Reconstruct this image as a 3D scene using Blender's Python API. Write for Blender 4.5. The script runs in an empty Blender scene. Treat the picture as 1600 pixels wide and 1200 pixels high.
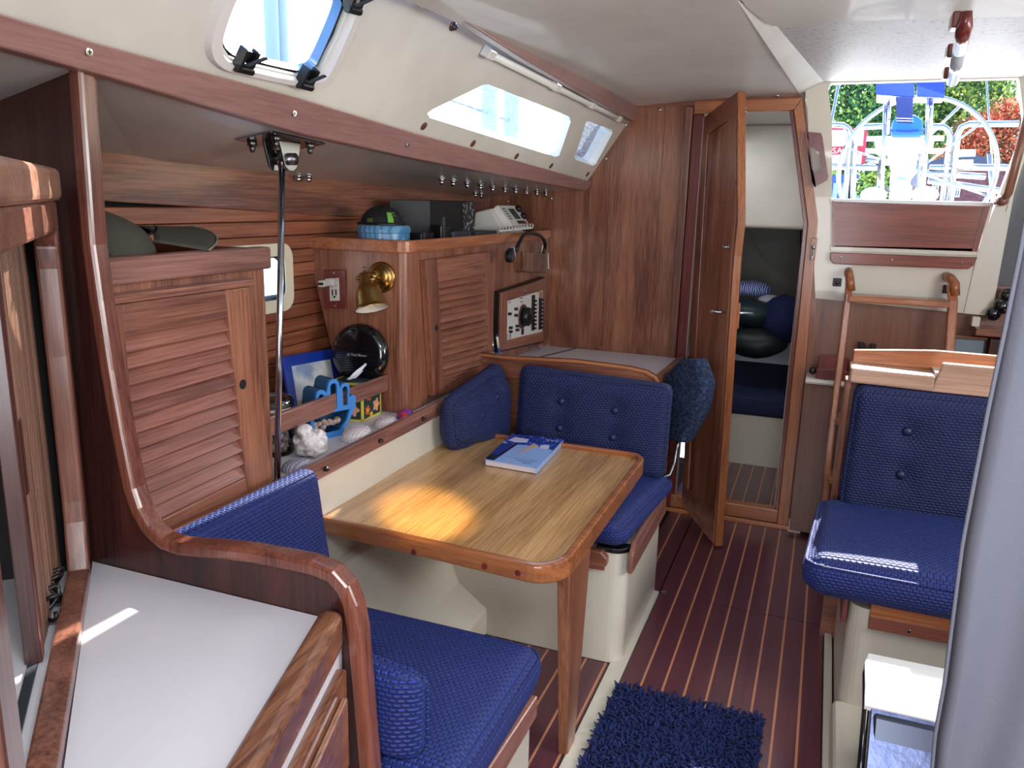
import bpy, bmesh, math, random
import numpy as np
from mathutils import Vector as V, Matrix
random.seed(7); np.random.seed(7)
SC = bpy.context.scene; COL = SC.collection
PI = math.pi
# ------------------------------------------------------------------ camera
R = Matrix(((0.93111199, -0.10434664, 0.34948854), (0.36387702, 0.20013236, -0.90969256), (0.02497940, 0.97419650, 0.22431499)))
CAM = V((0, 0, 1.5)); FPX = 1250.0
cd = bpy.data.cameras.new('camera'); cam = bpy.data.objects.new('camera', cd); COL.objects.link(cam)
cam.matrix_world = Matrix.Translation(CAM) @ R.to_4x4()
cd.sensor_width = 36; cd.lens = 36 * FPX / 1600; cd.clip_start = 0.02; cd.clip_end = 400
SC.camera = cam
# ------------------------------------------------------------------ light
SC.view_settings.view_transform = 'Standard'; SC.view_settings.look = 'None'; SC.view_settings.gamma = 1.0
SC.view_settings.use_curve_mapping = False; SC.view_settings.exposure = 0.85
SC.cycles.transparent_max_bounces = 32
w = bpy.data.worlds.new('sky'); SC.world = w; w.use_nodes = True
nt = w.node_tree; bg = nt.nodes['Background']
sky = nt.nodes.new('ShaderNodeTexSky'); sky.sky_type = 'NISHITA'; sky.sun_disc = False
sky.sun_elevation = math.radians(39); sky.sun_rotation = math.radians(0); sky.air_density = 1.0; sky.dust_density = 0.6
nt.links.new(sky.outputs[0], bg.inputs[0]); bg.inputs[1].default_value = 0.42
sun = bpy.data.lights.new('sun', 'SUN'); sun.energy = 10.0; sun.angle = 0.009; sun.color = (1, 0.95, 0.87)
so = bpy.data.objects.new('sun', sun); COL.objects.link(so)
so.rotation_euler = V((0.10, 1.0, 0.80)).to_track_quat('Z', 'Y').to_euler()
def area(name, loc, target, sx, sy, power, col=(1, 1, 1)):
    l = bpy.data.lights.new(name, 'AREA'); l.shape = 'RECTANGLE'; l.size = sx; l.size_y = sy; l.energy = power; l.color = col
    o = bpy.data.objects.new(name, l); COL.objects.link(o); o.location = loc
    o.rotation_euler = (V(loc) - V(target)).to_track_quat('Z', 'Y').to_euler(); return o
area('forward_hatch_daylight', (0.15, 0.15, 1.93), (0.05, 0.35, 0), 0.55, 0.55, 15, (0.86, 0.92, 1.0))
area('added_bow_fill', (0.2, -0.85, 1.15), (-0.1, 1.0, 1.25), 0.9, 0.9, 20, (0.92, 0.95, 1.0))  # added fill panel behind the camera, stands in for unseen daylight
area('added_port_fill', (1.45, 1.9, 1.45), (-0.6, 2.2, 1.2), 1.6, 0.4, 21, (1.0, 0.98, 0.94))  # added fill panel on the port side, where the wall has no window
area('companionway_daylight', (0.45, 4.6, 2.25), (-0.05, 2.0, 0.8), 0.6, 0.5, 12, (1.0, 0.98, 0.95))
area('added_aft_cabin_fill', (-0.55, 4.3, 1.85), (-0.4, 4.4, 0.5), 0.3, 0.2, 1.5, (0.95, 0.97, 1.0))  # added panel in the aft cabin, for daylight from an unseen opening
sp = bpy.data.lights.new('added_sun_patch_spot', 'SPOT'); sp.energy = 300; sp.color = (1.0, 0.70, 0.22); sp.spot_size = math.radians(9); sp.spot_blend = 0.7; sp.shadow_soft_size = 0.03  # added spot lamp, stands in for a warm sun patch on the table
spo = bpy.data.objects.new('added_sun_patch_spot', sp); COL.objects.link(spo); spo.location = (0.0, 0.75, 1.90)
spo.rotation_euler = (V((0.0, 0.75, 1.90)) - V((-0.99, 1.92, 0.62))).to_track_quat('Z', 'Y').to_euler()
# ------------------------------------------------------------------ helpers
def at(u, v, X=None, Y=None, Z=None, pl=None):
    d = R @ V((u - 800, -(v - 600), -FPX))
    if X is not None: t = (X - CAM.x) / d.x
    elif Y is not None: t = (Y - CAM.y) / d.y
    elif Z is not None: t = (Z - CAM.z) / d.z
    else: t = (V(pl[0]) - CAM).dot(V(pl[1])) / d.dot(V(pl[1]))
    return CAM + d * t
def srgb(r, g, b):
    f = lambda c: (c / 255 / 12.92) if c <= 10 else ((c / 255 + 0.055) / 1.055) ** 2.4
    return (f(r), f(g), f(b), 1)
_m = {}
def base(name):
    m = bpy.data.materials.new(name); m.use_nodes = True
    return m, m.node_tree, m.node_tree.nodes['Principled BSDF']
def plain(name, col, rough=0.5, metal=0.0, coat=0.0, bump=0.0, bscale=40, mott=0.0, spec=0.5):
    if name in _m: return _m[name]
    m, n, p = base(name)
    p.inputs['Roughness'].default_value = rough; p.inputs['Metallic'].default_value = metal
    p.inputs['Coat Weight'].default_value = coat; p.inputs['Specular IOR Level'].default_value = spec
    c = srgb(*col); p.inputs['Base Color'].default_value = c
    tc = n.nodes.new('ShaderNodeTexCoord')
    if mott > 0:
        no = n.nodes.new('ShaderNodeTexNoise'); no.inputs['Scale'].default_value = 3.5; no.inputs['Detail'].default_value = 5
        n.links.new(tc.outputs['Object'], no.inputs['Vector'])
        mx = n.nodes.new('ShaderNodeMixRGB'); mx.inputs[1].default_value = tuple(x * (1 - mott) for x in c[:3]) + (1,); mx.inputs[2].default_value = c
        rp = n.nodes.new('ShaderNodeValToRGB'); rp.color_ramp.elements[0].position = 0.3; rp.color_ramp.elements[1].position = 0.65
        n.links.new(no.outputs['Fac'], rp.inputs[0]); n.links.new(rp.outputs[0], mx.inputs[0]); n.links.new(mx.outputs[0], p.inputs['Base Color'])
    if bump > 0:
        no = n.nodes.new('ShaderNodeTexNoise'); no.inputs['Scale'].default_value = bscale; no.inputs['Detail'].default_value = 3
        b = n.nodes.new('ShaderNodeBump'); b.inputs['Strength'].default_value = bump; b.inputs['Distance'].default_value = 0.005
        n.links.new(tc.outputs['Object'], no.inputs['Vector']); n.links.new(no.outputs['Fac'], b.inputs['Height']); n.links.new(b.outputs[0], p.inputs['Normal'])
    _m[name] = m; return m
def wood(name, dark, light, axis='z', fine=90, rough=0.34, coat=0.25, contrast=0.75, vary=0.12):
    if name in _m: return _m[name]
    m, n, p = base(name); L = n.links.new; N = n.nodes.new
    tc = N('ShaderNodeTexCoord'); oi = N('ShaderNodeObjectInfo')
    ad = N('ShaderNodeVectorMath'); ad.operation = 'ADD'; sc = N('ShaderNodeVectorMath'); sc.operation = 'SCALE'; sc.inputs['Scale'].default_value = 7.0
    cb = N('ShaderNodeCombineXYZ')
    for i in range(3): L(oi.outputs['Random'], cb.inputs[i])
    L(cb.outputs[0], sc.inputs[0]); L(tc.outputs['Object'], ad.inputs[0]); L(sc.outputs[0], ad.inputs[1])
    mp = N('ShaderNodeMapping'); s = [fine] * 3; s['xyz'.index(axis)] = fine * 0.03; mp.inputs['Scale'].default_value = s
    L(ad.outputs[0], mp.inputs['Vector'])
    n1 = N('ShaderNodeTexNoise'); n1.inputs['Scale'].default_value = 2.2; n1.inputs['Detail'].default_value = 6; n1.inputs['Roughness'].default_value = 0.65
    L(mp.outputs[0], n1.inputs['Vector'])
    mp2 = N('ShaderNodeMapping'); s = [9] * 3; s['xyz'.index(axis)] = 0.8; mp2.inputs['Scale'].default_value = s
    L(ad.outputs[0], mp2.inputs['Vector'])
    n2 = N('ShaderNodeTexNoise'); n2.inputs['Scale'].default_value = 1.3; n2.inputs['Detail'].default_value = 4; n2.inputs['Distortion'].default_value = 0.8
    L(mp2.outputs[0], n2.inputs['Vector'])
    mixn = N('ShaderNodeMath'); mixn.operation = 'MULTIPLY_ADD'; mixn.inputs[1].default_value = 0.45
    L(n2.outputs['Fac'], mixn.inputs[0]); m2 = N('ShaderNodeMath'); m2.operation = 'MULTIPLY'; m2.inputs[1].default_value = 0.55
    L(n1.outputs['Fac'], m2.inputs[0]); L(m2.outputs[0], mixn.inputs[2])
    rp = N('ShaderNodeValToRGB'); e = rp.color_ramp.elements
    e[0].position = 0.5 - 0.16 / max(contrast, .2) * 0.5; e[0].color = srgb(*dark); e[1].position = 0.5 + 0.16 / max(contrast, .2) * 0.5; e[1].color = srgb(*light)
    L(mixn.outputs[0], rp.inputs[0])
    hs = N('ShaderNodeHueSaturation'); mr = N('ShaderNodeMapRange'); mr.inputs['To Min'].default_value = 1 - vary; mr.inputs['To Max'].default_value = 1 + vary
    L(oi.outputs['Random'], mr.inputs['Value']); L(mr.outputs[0], hs.inputs['Value']); L(rp.outputs[0], hs.inputs['Color']); L(hs.outputs[0], p.inputs['Base Color'])
    b = N('ShaderNodeBump'); b.inputs['Strength'].default_value = 0.18; b.inputs['Distance'].default_value = 0.0015
    L(n1.outputs['Fac'], b.inputs['Height']); L(b.outputs[0], p.inputs['Normal'])
    p.inputs['Roughness'].default_value = rough; p.inputs['Coat Weight'].default_value = coat; p.inputs['Coat Roughness'].default_value = 0.18
    _m[name] = m; return m
def weave(name, col, col2, bw=0.0135, bh=0.0085, strength=0.9):
    m, n, p = base(name); L = n.links.new; N = n.nodes.new
    tc = N('ShaderNodeTexCoord'); br = N('ShaderNodeTexBrick')
    br.inputs['Scale'].default_value = 1; br.inputs['Brick Width'].default_value = bw; br.inputs['Row Height'].default_value = bh
    br.inputs['Mortar Size'].default_value = bh * 0.46; br.inputs['Mortar Smooth'].default_value = 1.0; br.offset = 0.5
    br.inputs['Color1'].default_value = srgb(*col); br.inputs['Color2'].default_value = srgb(*col); br.inputs['Mortar'].default_value = srgb(*col2)
    L(tc.outputs['UV'], br.inputs['Vector']); L(br.outputs['Color'], p.inputs['Base Color'])
    iv = N('ShaderNodeMath'); iv.operation = 'SUBTRACT'; iv.inputs[0].default_value = 1; L(br.outputs['Fac'], iv.inputs[1])
    b = N('ShaderNodeBump'); b.inputs['Strength'].default_value = strength; b.inputs['Distance'].default_value = 0.003
    L(iv.outputs[0], b.inputs['Height']); L(b.outputs[0], p.inputs['Normal'])
    p.inputs['Roughness'].default_value = 0.62; p.inputs['Sheen Weight'].default_value = 0.06; p.inputs['Sheen Tint'].default_value = (0.3, 0.45, 1, 1)
    return m
def twotone(name, cols, scale=20, rough=0.6, kind='noise', stops=None, bump=0, coat=0):
    m, n, p = base(name); L = n.links.new; N = n.nodes.new
    tc = N('ShaderNodeTexCoord')
    if kind == 'noise':
        t = N('ShaderNodeTexNoise'); t.inputs['Detail'].default_value = 5; out = t.outputs['Fac']
    elif kind == 'voronoi':
        t = N('ShaderNodeTexVoronoi'); out = t.outputs['Distance']
    else:
        t = N('ShaderNodeTexWave'); t.inputs['Distortion'].default_value = 6; t.inputs['Detail'].default_value = 3; out = t.outputs['Fac']
    t.inputs['Scale'].default_value = scale; L(tc.outputs['Object'], t.inputs['Vector'])
    rp = N('ShaderNodeValToRGB'); e = rp.color_ramp.elements
    stops = stops or [0.35 + 0.3 * i / max(1, len(cols) - 1) for i in range(len(cols))]
    while len(e) < len(cols): e.new(0.5)
    for i, c in enumerate(cols): e[i].position = stops[i]; e[i].color = srgb(*c)
    L(out, rp.inputs[0]); L(rp.outputs[0], p.inputs['Base Color']); p.inputs['Roughness'].default_value = rough; p.inputs['Coat Weight'].default_value = coat
    if bump:
        b = N('ShaderNodeBump'); b.inputs['Strength'].default_value = bump; b.inputs['Distance'].default_value = 0.004; L(out, b.inputs['Height']); L(b.outputs[0], p.inputs['Normal'])
    return m
def glassm(name, tint=(0.9, 0.97, 1.0), haze=0.0, rough=0.03):
    m = bpy.data.materials.new(name); m.use_nodes = True; n = m.node_tree; n.nodes.clear(); N = n.nodes.new; L = n.links.new
    o = N('ShaderNodeOutputMaterial'); t = N('ShaderNodeBsdfTransparent'); t.inputs[0].default_value = tint + (1,)
    g = N('ShaderNodeBsdfGlossy'); g.inputs['Roughness'].default_value = rough
    f = N('ShaderNodeFresnel'); f.inputs[0].default_value = 1.45; mx = N('ShaderNodeMixShader')
    L(f.outputs[0], mx.inputs[0]); L(t.outputs[0], mx.inputs[1]); L(g.outputs[0], mx.inputs[2])
    if haze > 0:
        d = N('ShaderNodeBsdfTranslucent'); d.inputs[0].default_value = (0.75, 0.9, 1, 1); m2 = N('ShaderNodeMixShader')
        tc = N('ShaderNodeTexCoord'); no = N('ShaderNodeTexNoise'); no.inputs['Scale'].default_value = 30; no.inputs['Detail'].default_value = 6
        mp = N('ShaderNodeMapping'); mp.inputs['Scale'].default_value = (1, 1, 6)
        mr = N('ShaderNodeMapRange'); mr.inputs['From Min'].default_value = 0.3; mr.inputs['From Max'].default_value = 0.7; mr.inputs['To Min'].default_value = haze * 0.4; mr.inputs['To Max'].default_value = haze * 1.6
        L(tc.outputs['Object'], mp.inputs[0]); L(mp.outputs[0], no.inputs['Vector']); L(no.outputs['Fac'], mr.inputs['Value']); L(mr.outputs[0], m2.inputs[0])
        L(mx.outputs[0], m2.inputs[1]); L(d.outputs[0], m2.inputs[2]); L(m2.outputs[0], o.inputs[0])
    else: L(mx.outputs[0], o.inputs[0])
    return m
class MB:
    def __init__(s): s.v = []; s.f = []
    def add(s, vs, fs):
        o = len(s.v); s.v += [V(p) for p in vs]; s.f += [tuple(i + o for i in f) for f in fs]; return s
    def hexa(s, p):   # 4 bottom, 4 top
        return s.add(p, [(0, 3, 2, 1), (4, 5, 6, 7), (0, 1, 5, 4), (1, 2, 6, 5), (2, 3, 7, 6), (3, 0, 4, 7)])
    def box(s, x0, x1, y0, y1, z0, z1):
        return s.hexa([(x0, y0, z0), (x1, y0, z0), (x1, y1, z0), (x0, y1, z0), (x0, y0, z1), (x1, y0, z1), (x1, y1, z1), (x0, y1, z1)])
    def prism(s, pts, vec):
        n = len(pts); vec = V(vec); a = [V(p) for p in pts]
        return s.add(a + [p + vec for p in a], [tuple(range(n))[::-1], tuple(range(n, 2 * n))] + [(i, (i + 1) % n, (i + 1) % n + n, i + n) for i in range(n)])
    def strip(s, pa, pb, vec):      # ribbon solid between two polylines, extruded
        n = len(pa); vec = V(vec); vs = [V(p) for p in pa] + [V(p) for p in pb]; vs += [p + vec for p in vs]; m = 2 * n; f = []
        for i in range(n - 1):
            f += [(i, i + 1, n + i + 1, n + i), (m + i, m + n + i, m + n + i + 1, m + i + 1), (i, m + i, m + i + 1, i + 1), (n + i, n + i + 1, m + n + i + 1, m + n + i)]
        f += [(0, n, m + n, m), (n - 1, m + n - 1, m + 2 * n - 1, 2 * n - 1)]
        return s.add(vs, f)
    def tube(s, pts, r, n=10, closed=False):
        pts = [V(p) for p in pts]; k = len(pts); rs = r if isinstance(r, (list, tuple)) else [r] * k
        vs = []; up = None
        for i, p in enumerate(pts):
            a = pts[(i - 1) % k] if (closed or i > 0) else p; b = pts[(i + 1) % k] if (closed or i < k - 1) else p
            t = (b - a).normalized()
            if up is None: up = t.orthogonal().normalized()
            up = (up - t * up.dot(t)).normalized(); w_ = t.cross(up)
            for j in range(n):
                c = 2 * PI * j / n; vs.append(p + (up * math.cos(c) + w_ * math.sin(c)) * rs[i])
        f = []
        for i in range(k if closed else k - 1):
            for j in range(n):
                a = i * n + j; b = i * n + (j + 1) % n; c2 = ((i + 1) % k) * n
                f.append((a, b, c2 + (j + 1) % n, c2 + j))
        if not closed: f += [tuple(range(n))[::-1], tuple(range((k - 1) * n, k * n))]
        return s.add(vs, f)
    def lathe(s, prof, c, ax=(0, 0, 1), n=24, sq=(1, 1)):
        ax = V(ax).normalized(); u = ax.orthogonal().normalized() if abs(ax.z) < 0.999 else V((1, 0, 0)); w_ = ax.cross(u); c = V(c); vs = []
        for r, h in prof:
            for j in range(n):
                a = 2 * PI * j / n; vs.append(c + ax * h + (u * math.cos(a) * sq[0] + w_ * math.sin(a) * sq[1]) * r)
        f = [(i * n + j, i * n + (j + 1) % n, (i + 1) * n + (j + 1) % n, (i + 1) * n + j) for i in range(len(prof) - 1) for j in range(n)]
        f += [tuple(range(n))[::-1], tuple(range((len(prof) - 1) * n, len(prof) * n))]
        return s.add(vs, f)
    def grid(s, fn, nu, nv, closed=False):
        vs = [fn(i / nu, j / nv) for i in range(nu + 1) for j in range(nv + 1)]
        return s.add(vs, [(i * (nv + 1) + j, (i + 1) * (nv + 1) + j, (i + 1) * (nv + 1) + j + 1, i * (nv + 1) + j + 1) for i in range(nu) for j in range(nv)])
    def ell(s, c, r, n=16, rot=None, jit=0.0, seed=1):
        rnd = random.Random(seed); prof = []; vs = []; c = V(c); m = n // 2
        for i in range(m + 1):
            th = PI * i / m
            for j in range(n):
                a = 2 * PI * j / n; p = V((math.sin(th) * math.cos(a) * r[0], math.sin(th) * math.sin(a) * r[1], math.cos(th) * r[2]))
                if jit: p *= 1 + rnd.uniform(-jit, jit)
                if rot: p = rot @ p
                vs.append(c + p)
        f = [(i * n + j, i * n + (j + 1) % n, (i + 1) * n + (j + 1) % n, (i + 1) * n + j) for i in range(m) for j in range(n)]
        return s.add(vs, f)
    def build(s, name, mat, parent=None, bevel=0.0, smooth=False, seg=2, sub=0, weld=False, flatuv=None):
        org = parent['_o'] if parent is not None else None
        if parent is not None:
            q = parent; loc = V((0, 0, 0)); off = V(org)
        else:
            xs = [p.x for p in s.v]; ys = [p.y for p in s.v]; zs = [p.z for p in s.v]
            off = V(((min(xs) + max(xs)) / 2, (min(ys) + max(ys)) / 2, min(zs)))
        me = bpy.data.meshes.new(name); me.from_pydata([p - off for p in s.v], [], s.f)
        bm = bmesh.new(); bm.from_mesh(me)
        if weld: bmesh.ops.remove_doubles(bm, verts=bm.verts, dist=1e-5)
        bmesh.ops.recalc_face_normals(bm, faces=bm.faces)
        uv = bm.loops.layers.uv.new('UVMap')
        for f in bm.faces:
            n = f.normal; k = max(range(3), key=lambda i: abs(n[i])); f.smooth = smooth
            for l in f.loops:
                c = l.vert.co
                l[uv].uv = (c.x, c.y) if k == 2 else ((c.y, c.z) if k == 0 else (c.x, c.z))
        bm.to_mesh(me); bm.free()
        me.materials.append(mat)
        o = bpy.data.objects.new(name, me); COL.objects.link(o)
        o['_o'] = tuple(off)
        if parent is None: o.location = off
        else: o.parent = parent
        if bevel > 0:
            b = o.modifiers.new('b', 'BEVEL'); b.width = bevel; b.segments = seg; b.limit_method = 'ANGLE'; b.angle_limit = math.radians(40); b.harden_normals = False
            if not smooth:
                pass
        if sub: m_ = o.modifiers.new('s', 'SUBSURF'); m_.levels = sub; m_.render_levels = sub
        return o
def T(name, label, cat, loc, group=None):
    o = bpy.data.objects.new(name, None); COL.objects.link(o); o.location = V(loc); o['_o'] = tuple(V(loc)); o.empty_display_size = 0.05
    return tag(o, label, cat, group)
def tag(o, label, cat, group=None):
    o['label'] = label; o['category'] = cat
    if group: o['group'] = group
    return o
def S(o): o['kind'] = 'structure'; return o
class Q:   # quad frame: local metres (s right, t up, d outwards)
    def __init__(s, p00, p10, p11, p01):
        s.p = [V(p00), V(p10), V(p11), V(p01)]
        s.w = ((s.p[1] - s.p[0]).length + (s.p[2] - s.p[3]).length) / 2; s.h = ((s.p[3] - s.p[0]).length + (s.p[2] - s.p[1]).length) / 2
        s.n = (s.p[1] - s.p[0]).cross(s.p[3] - s.p[0]).normalized()
    def at(s, a, b, d=0):
        a /= s.w; b /= s.h
        return (s.p[0] * (1 - a) + s.p[1] * a) * (1 - b) + (s.p[3] * (1 - a) + s.p[2] * a) * b + s.n * d
    def box(s, mb, a0, a1, b0, b1, d0, d1):
        return mb.hexa([s.at(a0, b0, d0), s.at(a1, b0, d0), s.at(a1, b1, d0), s.at(a0, b1, d0), s.at(a0, b0, d1), s.at(a1, b0, d1), s.at(a1, b1, d1), s.at(a0, b1, d1)])
def plate(mb, outer, holes, vec):
    bm = bmesh.new(); edges = []; vec = V(vec)
    for loop in [outer] + holes:
        vs = [bm.verts.new(V(p)) for p in loop]
        edges += [bm.edges.new((vs[i], vs[(i + 1) % len(vs)])) for i in range(len(vs))]
    bmesh.ops.triangle_fill(bm, use_beauty=True, use_dissolve=False, edges=edges)
    bm.verts.index_update(); vs = [v.co.copy() for v in bm.verts]; fs = [tuple(v.index for v in f.verts) for f in bm.faces]; bm.free()
    mb.add(vs, fs); mb.add([p + vec for p in vs], fs)
    for loop in [outer] + holes:
        n = len(loop); mb.add([V(p) for p in loop] + [V(p) + vec for p in loop], [(i, (i + 1) % n, (i + 1) % n + n, i + n) for i in range(n)])
    return mb
def rrect(q, a0, a1, b0, b1, r, d=0, k=6):
    pts = []
    for cx, cy, s0 in ((a1 - r, b1 - r, 0), (a0 + r, b1 - r, 1), (a0 + r, b0 + r, 2), (a1 - r, b0 + r, 3)):
        for i in range(k + 1):
            t = (s0 + i / k) * PI / 2; pts.append(q.at(cx + r * math.cos(t), cy + r * math.sin(t), d))
    return pts
def text(name, s, q, a, b, size, mat, parent, d=0.0005, stretch=1.0, flip=False, kind=None, thick=0.0004):
    c = bpy.data.curves.new('t', 'FONT'); c.body = s; c.size = size; c.extrude = 0; c.resolution_u = 2
    o = bpy.data.objects.new('t', c); me = bpy.data.meshes.new_from_object(o)
    mb = MB(); mb.add([q.at(a + (-v.co.x if flip else v.co.x) * stretch, b + (-v.co.y if flip else v.co.y), d) for v in me.vertices], [tuple(p.vertices) for p in me.polygons])
    bpy.data.objects.remove(o); bpy.data.curves.remove(c); bpy.data.meshes.remove(me)
    return mb.build(name, mat, parent)
def cushion(name, c8, mat, parent=None, r=0.03, puff=0.012, buttons=(), face=5, N=22, bmat=None, piping=True, nb=None, sag=0.0):
    bmat = bmat or plain('button_navy', (16, 26, 66), .5)
    """c8: 4 lower + 4 upper corners (a,b order ccw); face 5 = upper face with buttons"""
    c8 = [V(p) for p in c8]
    def tri(a, b, c):
        lo = (c8[0] * (1 - a) + c8[1] * a) * (1 - b) + (c8[3] * (1 - a) + c8[2] * a) * b
        hi = (c8[4] * (1 - a) + c8[5] * a) * (1 - b) + (c8[7] * (1 - a) + c8[6] * a) * b
        return lo * (1 - c) + hi * c
    L = [(c8[1] - c8[0]).length, (c8[3] - c8[0]).length, (c8[4] - c8[0]).length]
    h = [x / 2 for x in L]; ctr = V((0, 0, 0))
    bts = [((ba - .5) * L[0], (bb - .5) * L[1]) for ba, bb in buttons]
    def mp(p):
        P = [p[i] * h[i] for i in range(3)]; rr = min(r, min(h) * .98)
        inn = [max(-(h[i] - rr), min(h[i] - rr, P[i])) for i in range(3)]
        d = V([P[i] - inn[i] for i in range(3)])
        if d.length > 1e-9: q_ = V(inn) + d.normalized() * rr
        else: q_ = V(P)
        k = abs(p[2])
        f = (1 - abs(p[0]) ** 4) * (1 - abs(p[1]) ** 4)
        q_.z += puff * f * (1 if p[2] > 0 else -.3) * k ** 3
        g = (1 - abs(p[2]) ** 2)
        q_.x += puff * .7 * g * p[0] ** 5; q_.y += puff * .7 * g * p[1] ** 5
        if p[2] > .5:
            for bx, by in bts:
                dd = (q_.x - bx) ** 2 + (q_.y - by) ** 2
                q_.z -= 0.020 * math.exp(-dd / 0.0016)
        return tri(q_.x / L[0] + .5, q_.y / L[1] + .5, q_.z / L[2] + .5)
    mb = MB(); M = {}
    NA = [max(6, min(60, int(x / 0.014))) for x in L]
    for ax in range(3):
        o1, o2 = [i for i in range(3) if i != ax]
        for sg in (-1, 1):
            def fn(u, v, ax=ax, o1=o1, o2=o2, sg=sg):
                p = [0, 0, 0]; p[ax] = sg
                # denser near the edges
                p[o1] = math.sin((u * 2 - 1) * PI / 2); p[o2] = math.sin((v * 2 - 1) * PI / 2); return mp(p)
            mb.grid(fn, NA[o1], NA[o2])
    o = mb.build(name, mat, parent, smooth=True, weld=True)
    if piping:
        ps = []; k = 12
        for zc in (0.82,):
            loop = []
            rr = min(r, h[0] * .9, h[1] * .9) + .002
            for cx, cy, s0 in ((1, 1, 0), (-1, 1, 1), (-1, -1, 2), (1, -1, 3)):
                for i in range(7):
                    t = (s0 + i / 6) * PI / 2
                    x = cx * (h[0] - rr) + rr * math.cos(t); y = cy * (h[1] - rr) + rr * math.sin(t)
                    loop.append(tri(x / L[0] + .5, y / L[1] + .5, zc))
        MB().tube(loop, 0.004, 6, closed=True).build('piping', mat, o, smooth=True)
    for bx, by in bts:
        P = tri(bx / L[0] + .5, by / L[1] + .5, 1); nrm = (c8[5] - c8[4]).cross(c8[7] - c8[4]).normalized()
        if nrm.dot(c8[4] - c8[0]) < 0: nrm = -nrm
        P += nrm * (puff * .8 - 0.016)
        MB().lathe([(.001, -.006), (.014, -.005), (.0155, .001), (.010, .006), (.001, .008)], P, nrm, 14).build('button', bmat or mat, o, smooth=True)
    return o
# ------------------------------------------------------------------ materials
CREAM = plain('cream_gelcoat', (214, 208, 192), 0.35, coat=0.3, mott=0.10)
LINER = plain('grey_cream_liner', (214, 210, 200), 0.45, coat=0.1, mott=0.16, bump=0.05, bscale=60)
WHITE_LAM = plain('white_laminate', (214, 210, 214), 0.38, mott=0.05)
TEXLINER = twotone('textured_hatch_liner', [(140, 136, 126), (205, 203, 198), (216, 216, 214)], 70, .45, stops=[.30, .40, .7], bump=.35)
MA = ((88, 44, 34), (138, 80, 56))
WZ = wood('mahogany_vertical', (92, 50, 38), (156, 102, 76), 'z', 100)
WX = wood('mahogany_across', (92, 50, 38), (154, 98, 74), 'x', 80)
WY = wood('mahogany_lengthwise', (92, 52, 42), (154, 100, 78), 'y', 80)
BULK = wood('bulkhead_teak_veneer', (94, 50, 38), (166, 110, 82), 'z', 120, contrast=.75, rough=.3)
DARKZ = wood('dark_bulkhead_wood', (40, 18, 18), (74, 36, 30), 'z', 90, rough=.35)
REDY = wood('red_brown_trim', (122, 88, 84), (166, 126, 120), 'y', 70, contrast=.4, rough=.35)
RAILY = wood('rail_wood', (104, 66, 58), (158, 110, 96), 'y', 70, rough=.3)
REDX = wood('red_brown_trim_x', (98, 52, 44), (140, 84, 66), 'x', 70, contrast=.4)
ORZ = wood('orange_teak_vertical', (132, 74, 42), (176, 110, 66), 'z', 70, rough=.3)
ORX = wood('orange_teak_across', (136, 78, 46), (182, 116, 74), 'x', 70, rough=.3)
ORY = wood('orange_teak_lengthwise', (130, 74, 46), (176, 112, 74), 'y', 70, rough=.3)
STAVE = wood('hull_stave_wood', (116, 62, 42), (160, 98, 70), 'y', 60, rough=.3)
SLAT = wood('louver_slat_wood', (106, 60, 50), (156, 100, 84), 'y', 90, rough=.32)
TABLE = wood('table_teak_veneer', (146, 108, 68), (204, 162, 112), 'y', 70, rough=.25, contrast=.62)
PLANK = wood('maroon_sole', (82, 44, 54), (106, 62, 72), 'y', 40, rough=.28, contrast=.35, vary=.05)
INLAY = plain('holly_inlay', (196, 134, 100), .4)
MAR = wood('red_mahogany_x', (98, 38, 24), (142, 68, 46), 'x', 70, rough=.3)
MARZ = wood('red_mahogany_z', (92, 34, 30), (126, 54, 46), 'z', 70, rough=.25)
BLUE = weave('blue_woven_upholstery', (17, 44, 126), (9, 24, 82), 0.0155, 0.0095)
BLUED = weave('dark_blue_woven_upholstery', (20, 36, 94), (11, 20, 60), 0.0145, 0.009)
CHEN = twotone('blue_chenille', [(12, 18, 36), (26, 40, 70), (50, 68, 104)], 90, .9, bump=.8)
CHROME = plain('stainless_steel', (190, 192, 196), .18, 1.0)
DCHROME = plain('dull_stainless', (120, 118, 120), .3, 1.0)
BRASS = plain('aged_brass', (160, 126, 74), .28, 1.0, bump=.1, bscale=90)
BLACK = plain('black_plastic', (14, 14, 16), .35)
GBLACK = plain('gloss_black', (8, 9, 16), .15, coat=.5)
DGREY = plain('dark_grey_plastic', (50, 54, 60), .45)
WPL = plain('white_plastic', (214, 210, 204), .4)
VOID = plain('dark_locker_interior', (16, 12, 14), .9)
SILVER = plain('silver_paint', (190, 190, 195), .35, .6)
GLASS = glassm('window_glass', haze=.14)
CLEAR = glassm('clear_glass')
# ================================================================== STRUCTURE
SOLEZ = 0.0
fl = S(MB().box(-1.35, 1.3, -1.0, 4.75, -0.06, -0.012).build('floor', plain('sole_substrate', (40, 24, 26), .7)))
xs = [-.409 + .068 * k for k in range(-1, 9)]
def planks(x0, x1, y0, y1, name='floor_plank'):
    cuts = [x for x in xs_all if x0 + .012 < x < x1 - .012]; e = [x0] + cuts + [x1]
    for a, b in zip(e[:-1], e[1:]):
        MB().box(a + .0035, b - .0035, y0, y1, -.012, 0.0).build(name, PLANK, fl)
    for c in cuts:
        MB().box(c - .0035, c + .0035, y0, y1, -.012, 0.0004).build('inlay_strip', INLAY, fl)
xs_all = [-.409 + .068 * k for k in range(-14, 24)]
planks(-.478, .134, .9, 2.918); planks(-.478, .134, 2.922, 3.80)
planks(-.60, -.478, 2.935, 3.80); planks(-1.1, -.532, 1.62, 2.36); planks(-.62, -.115, 3.90, 4.75)
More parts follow.
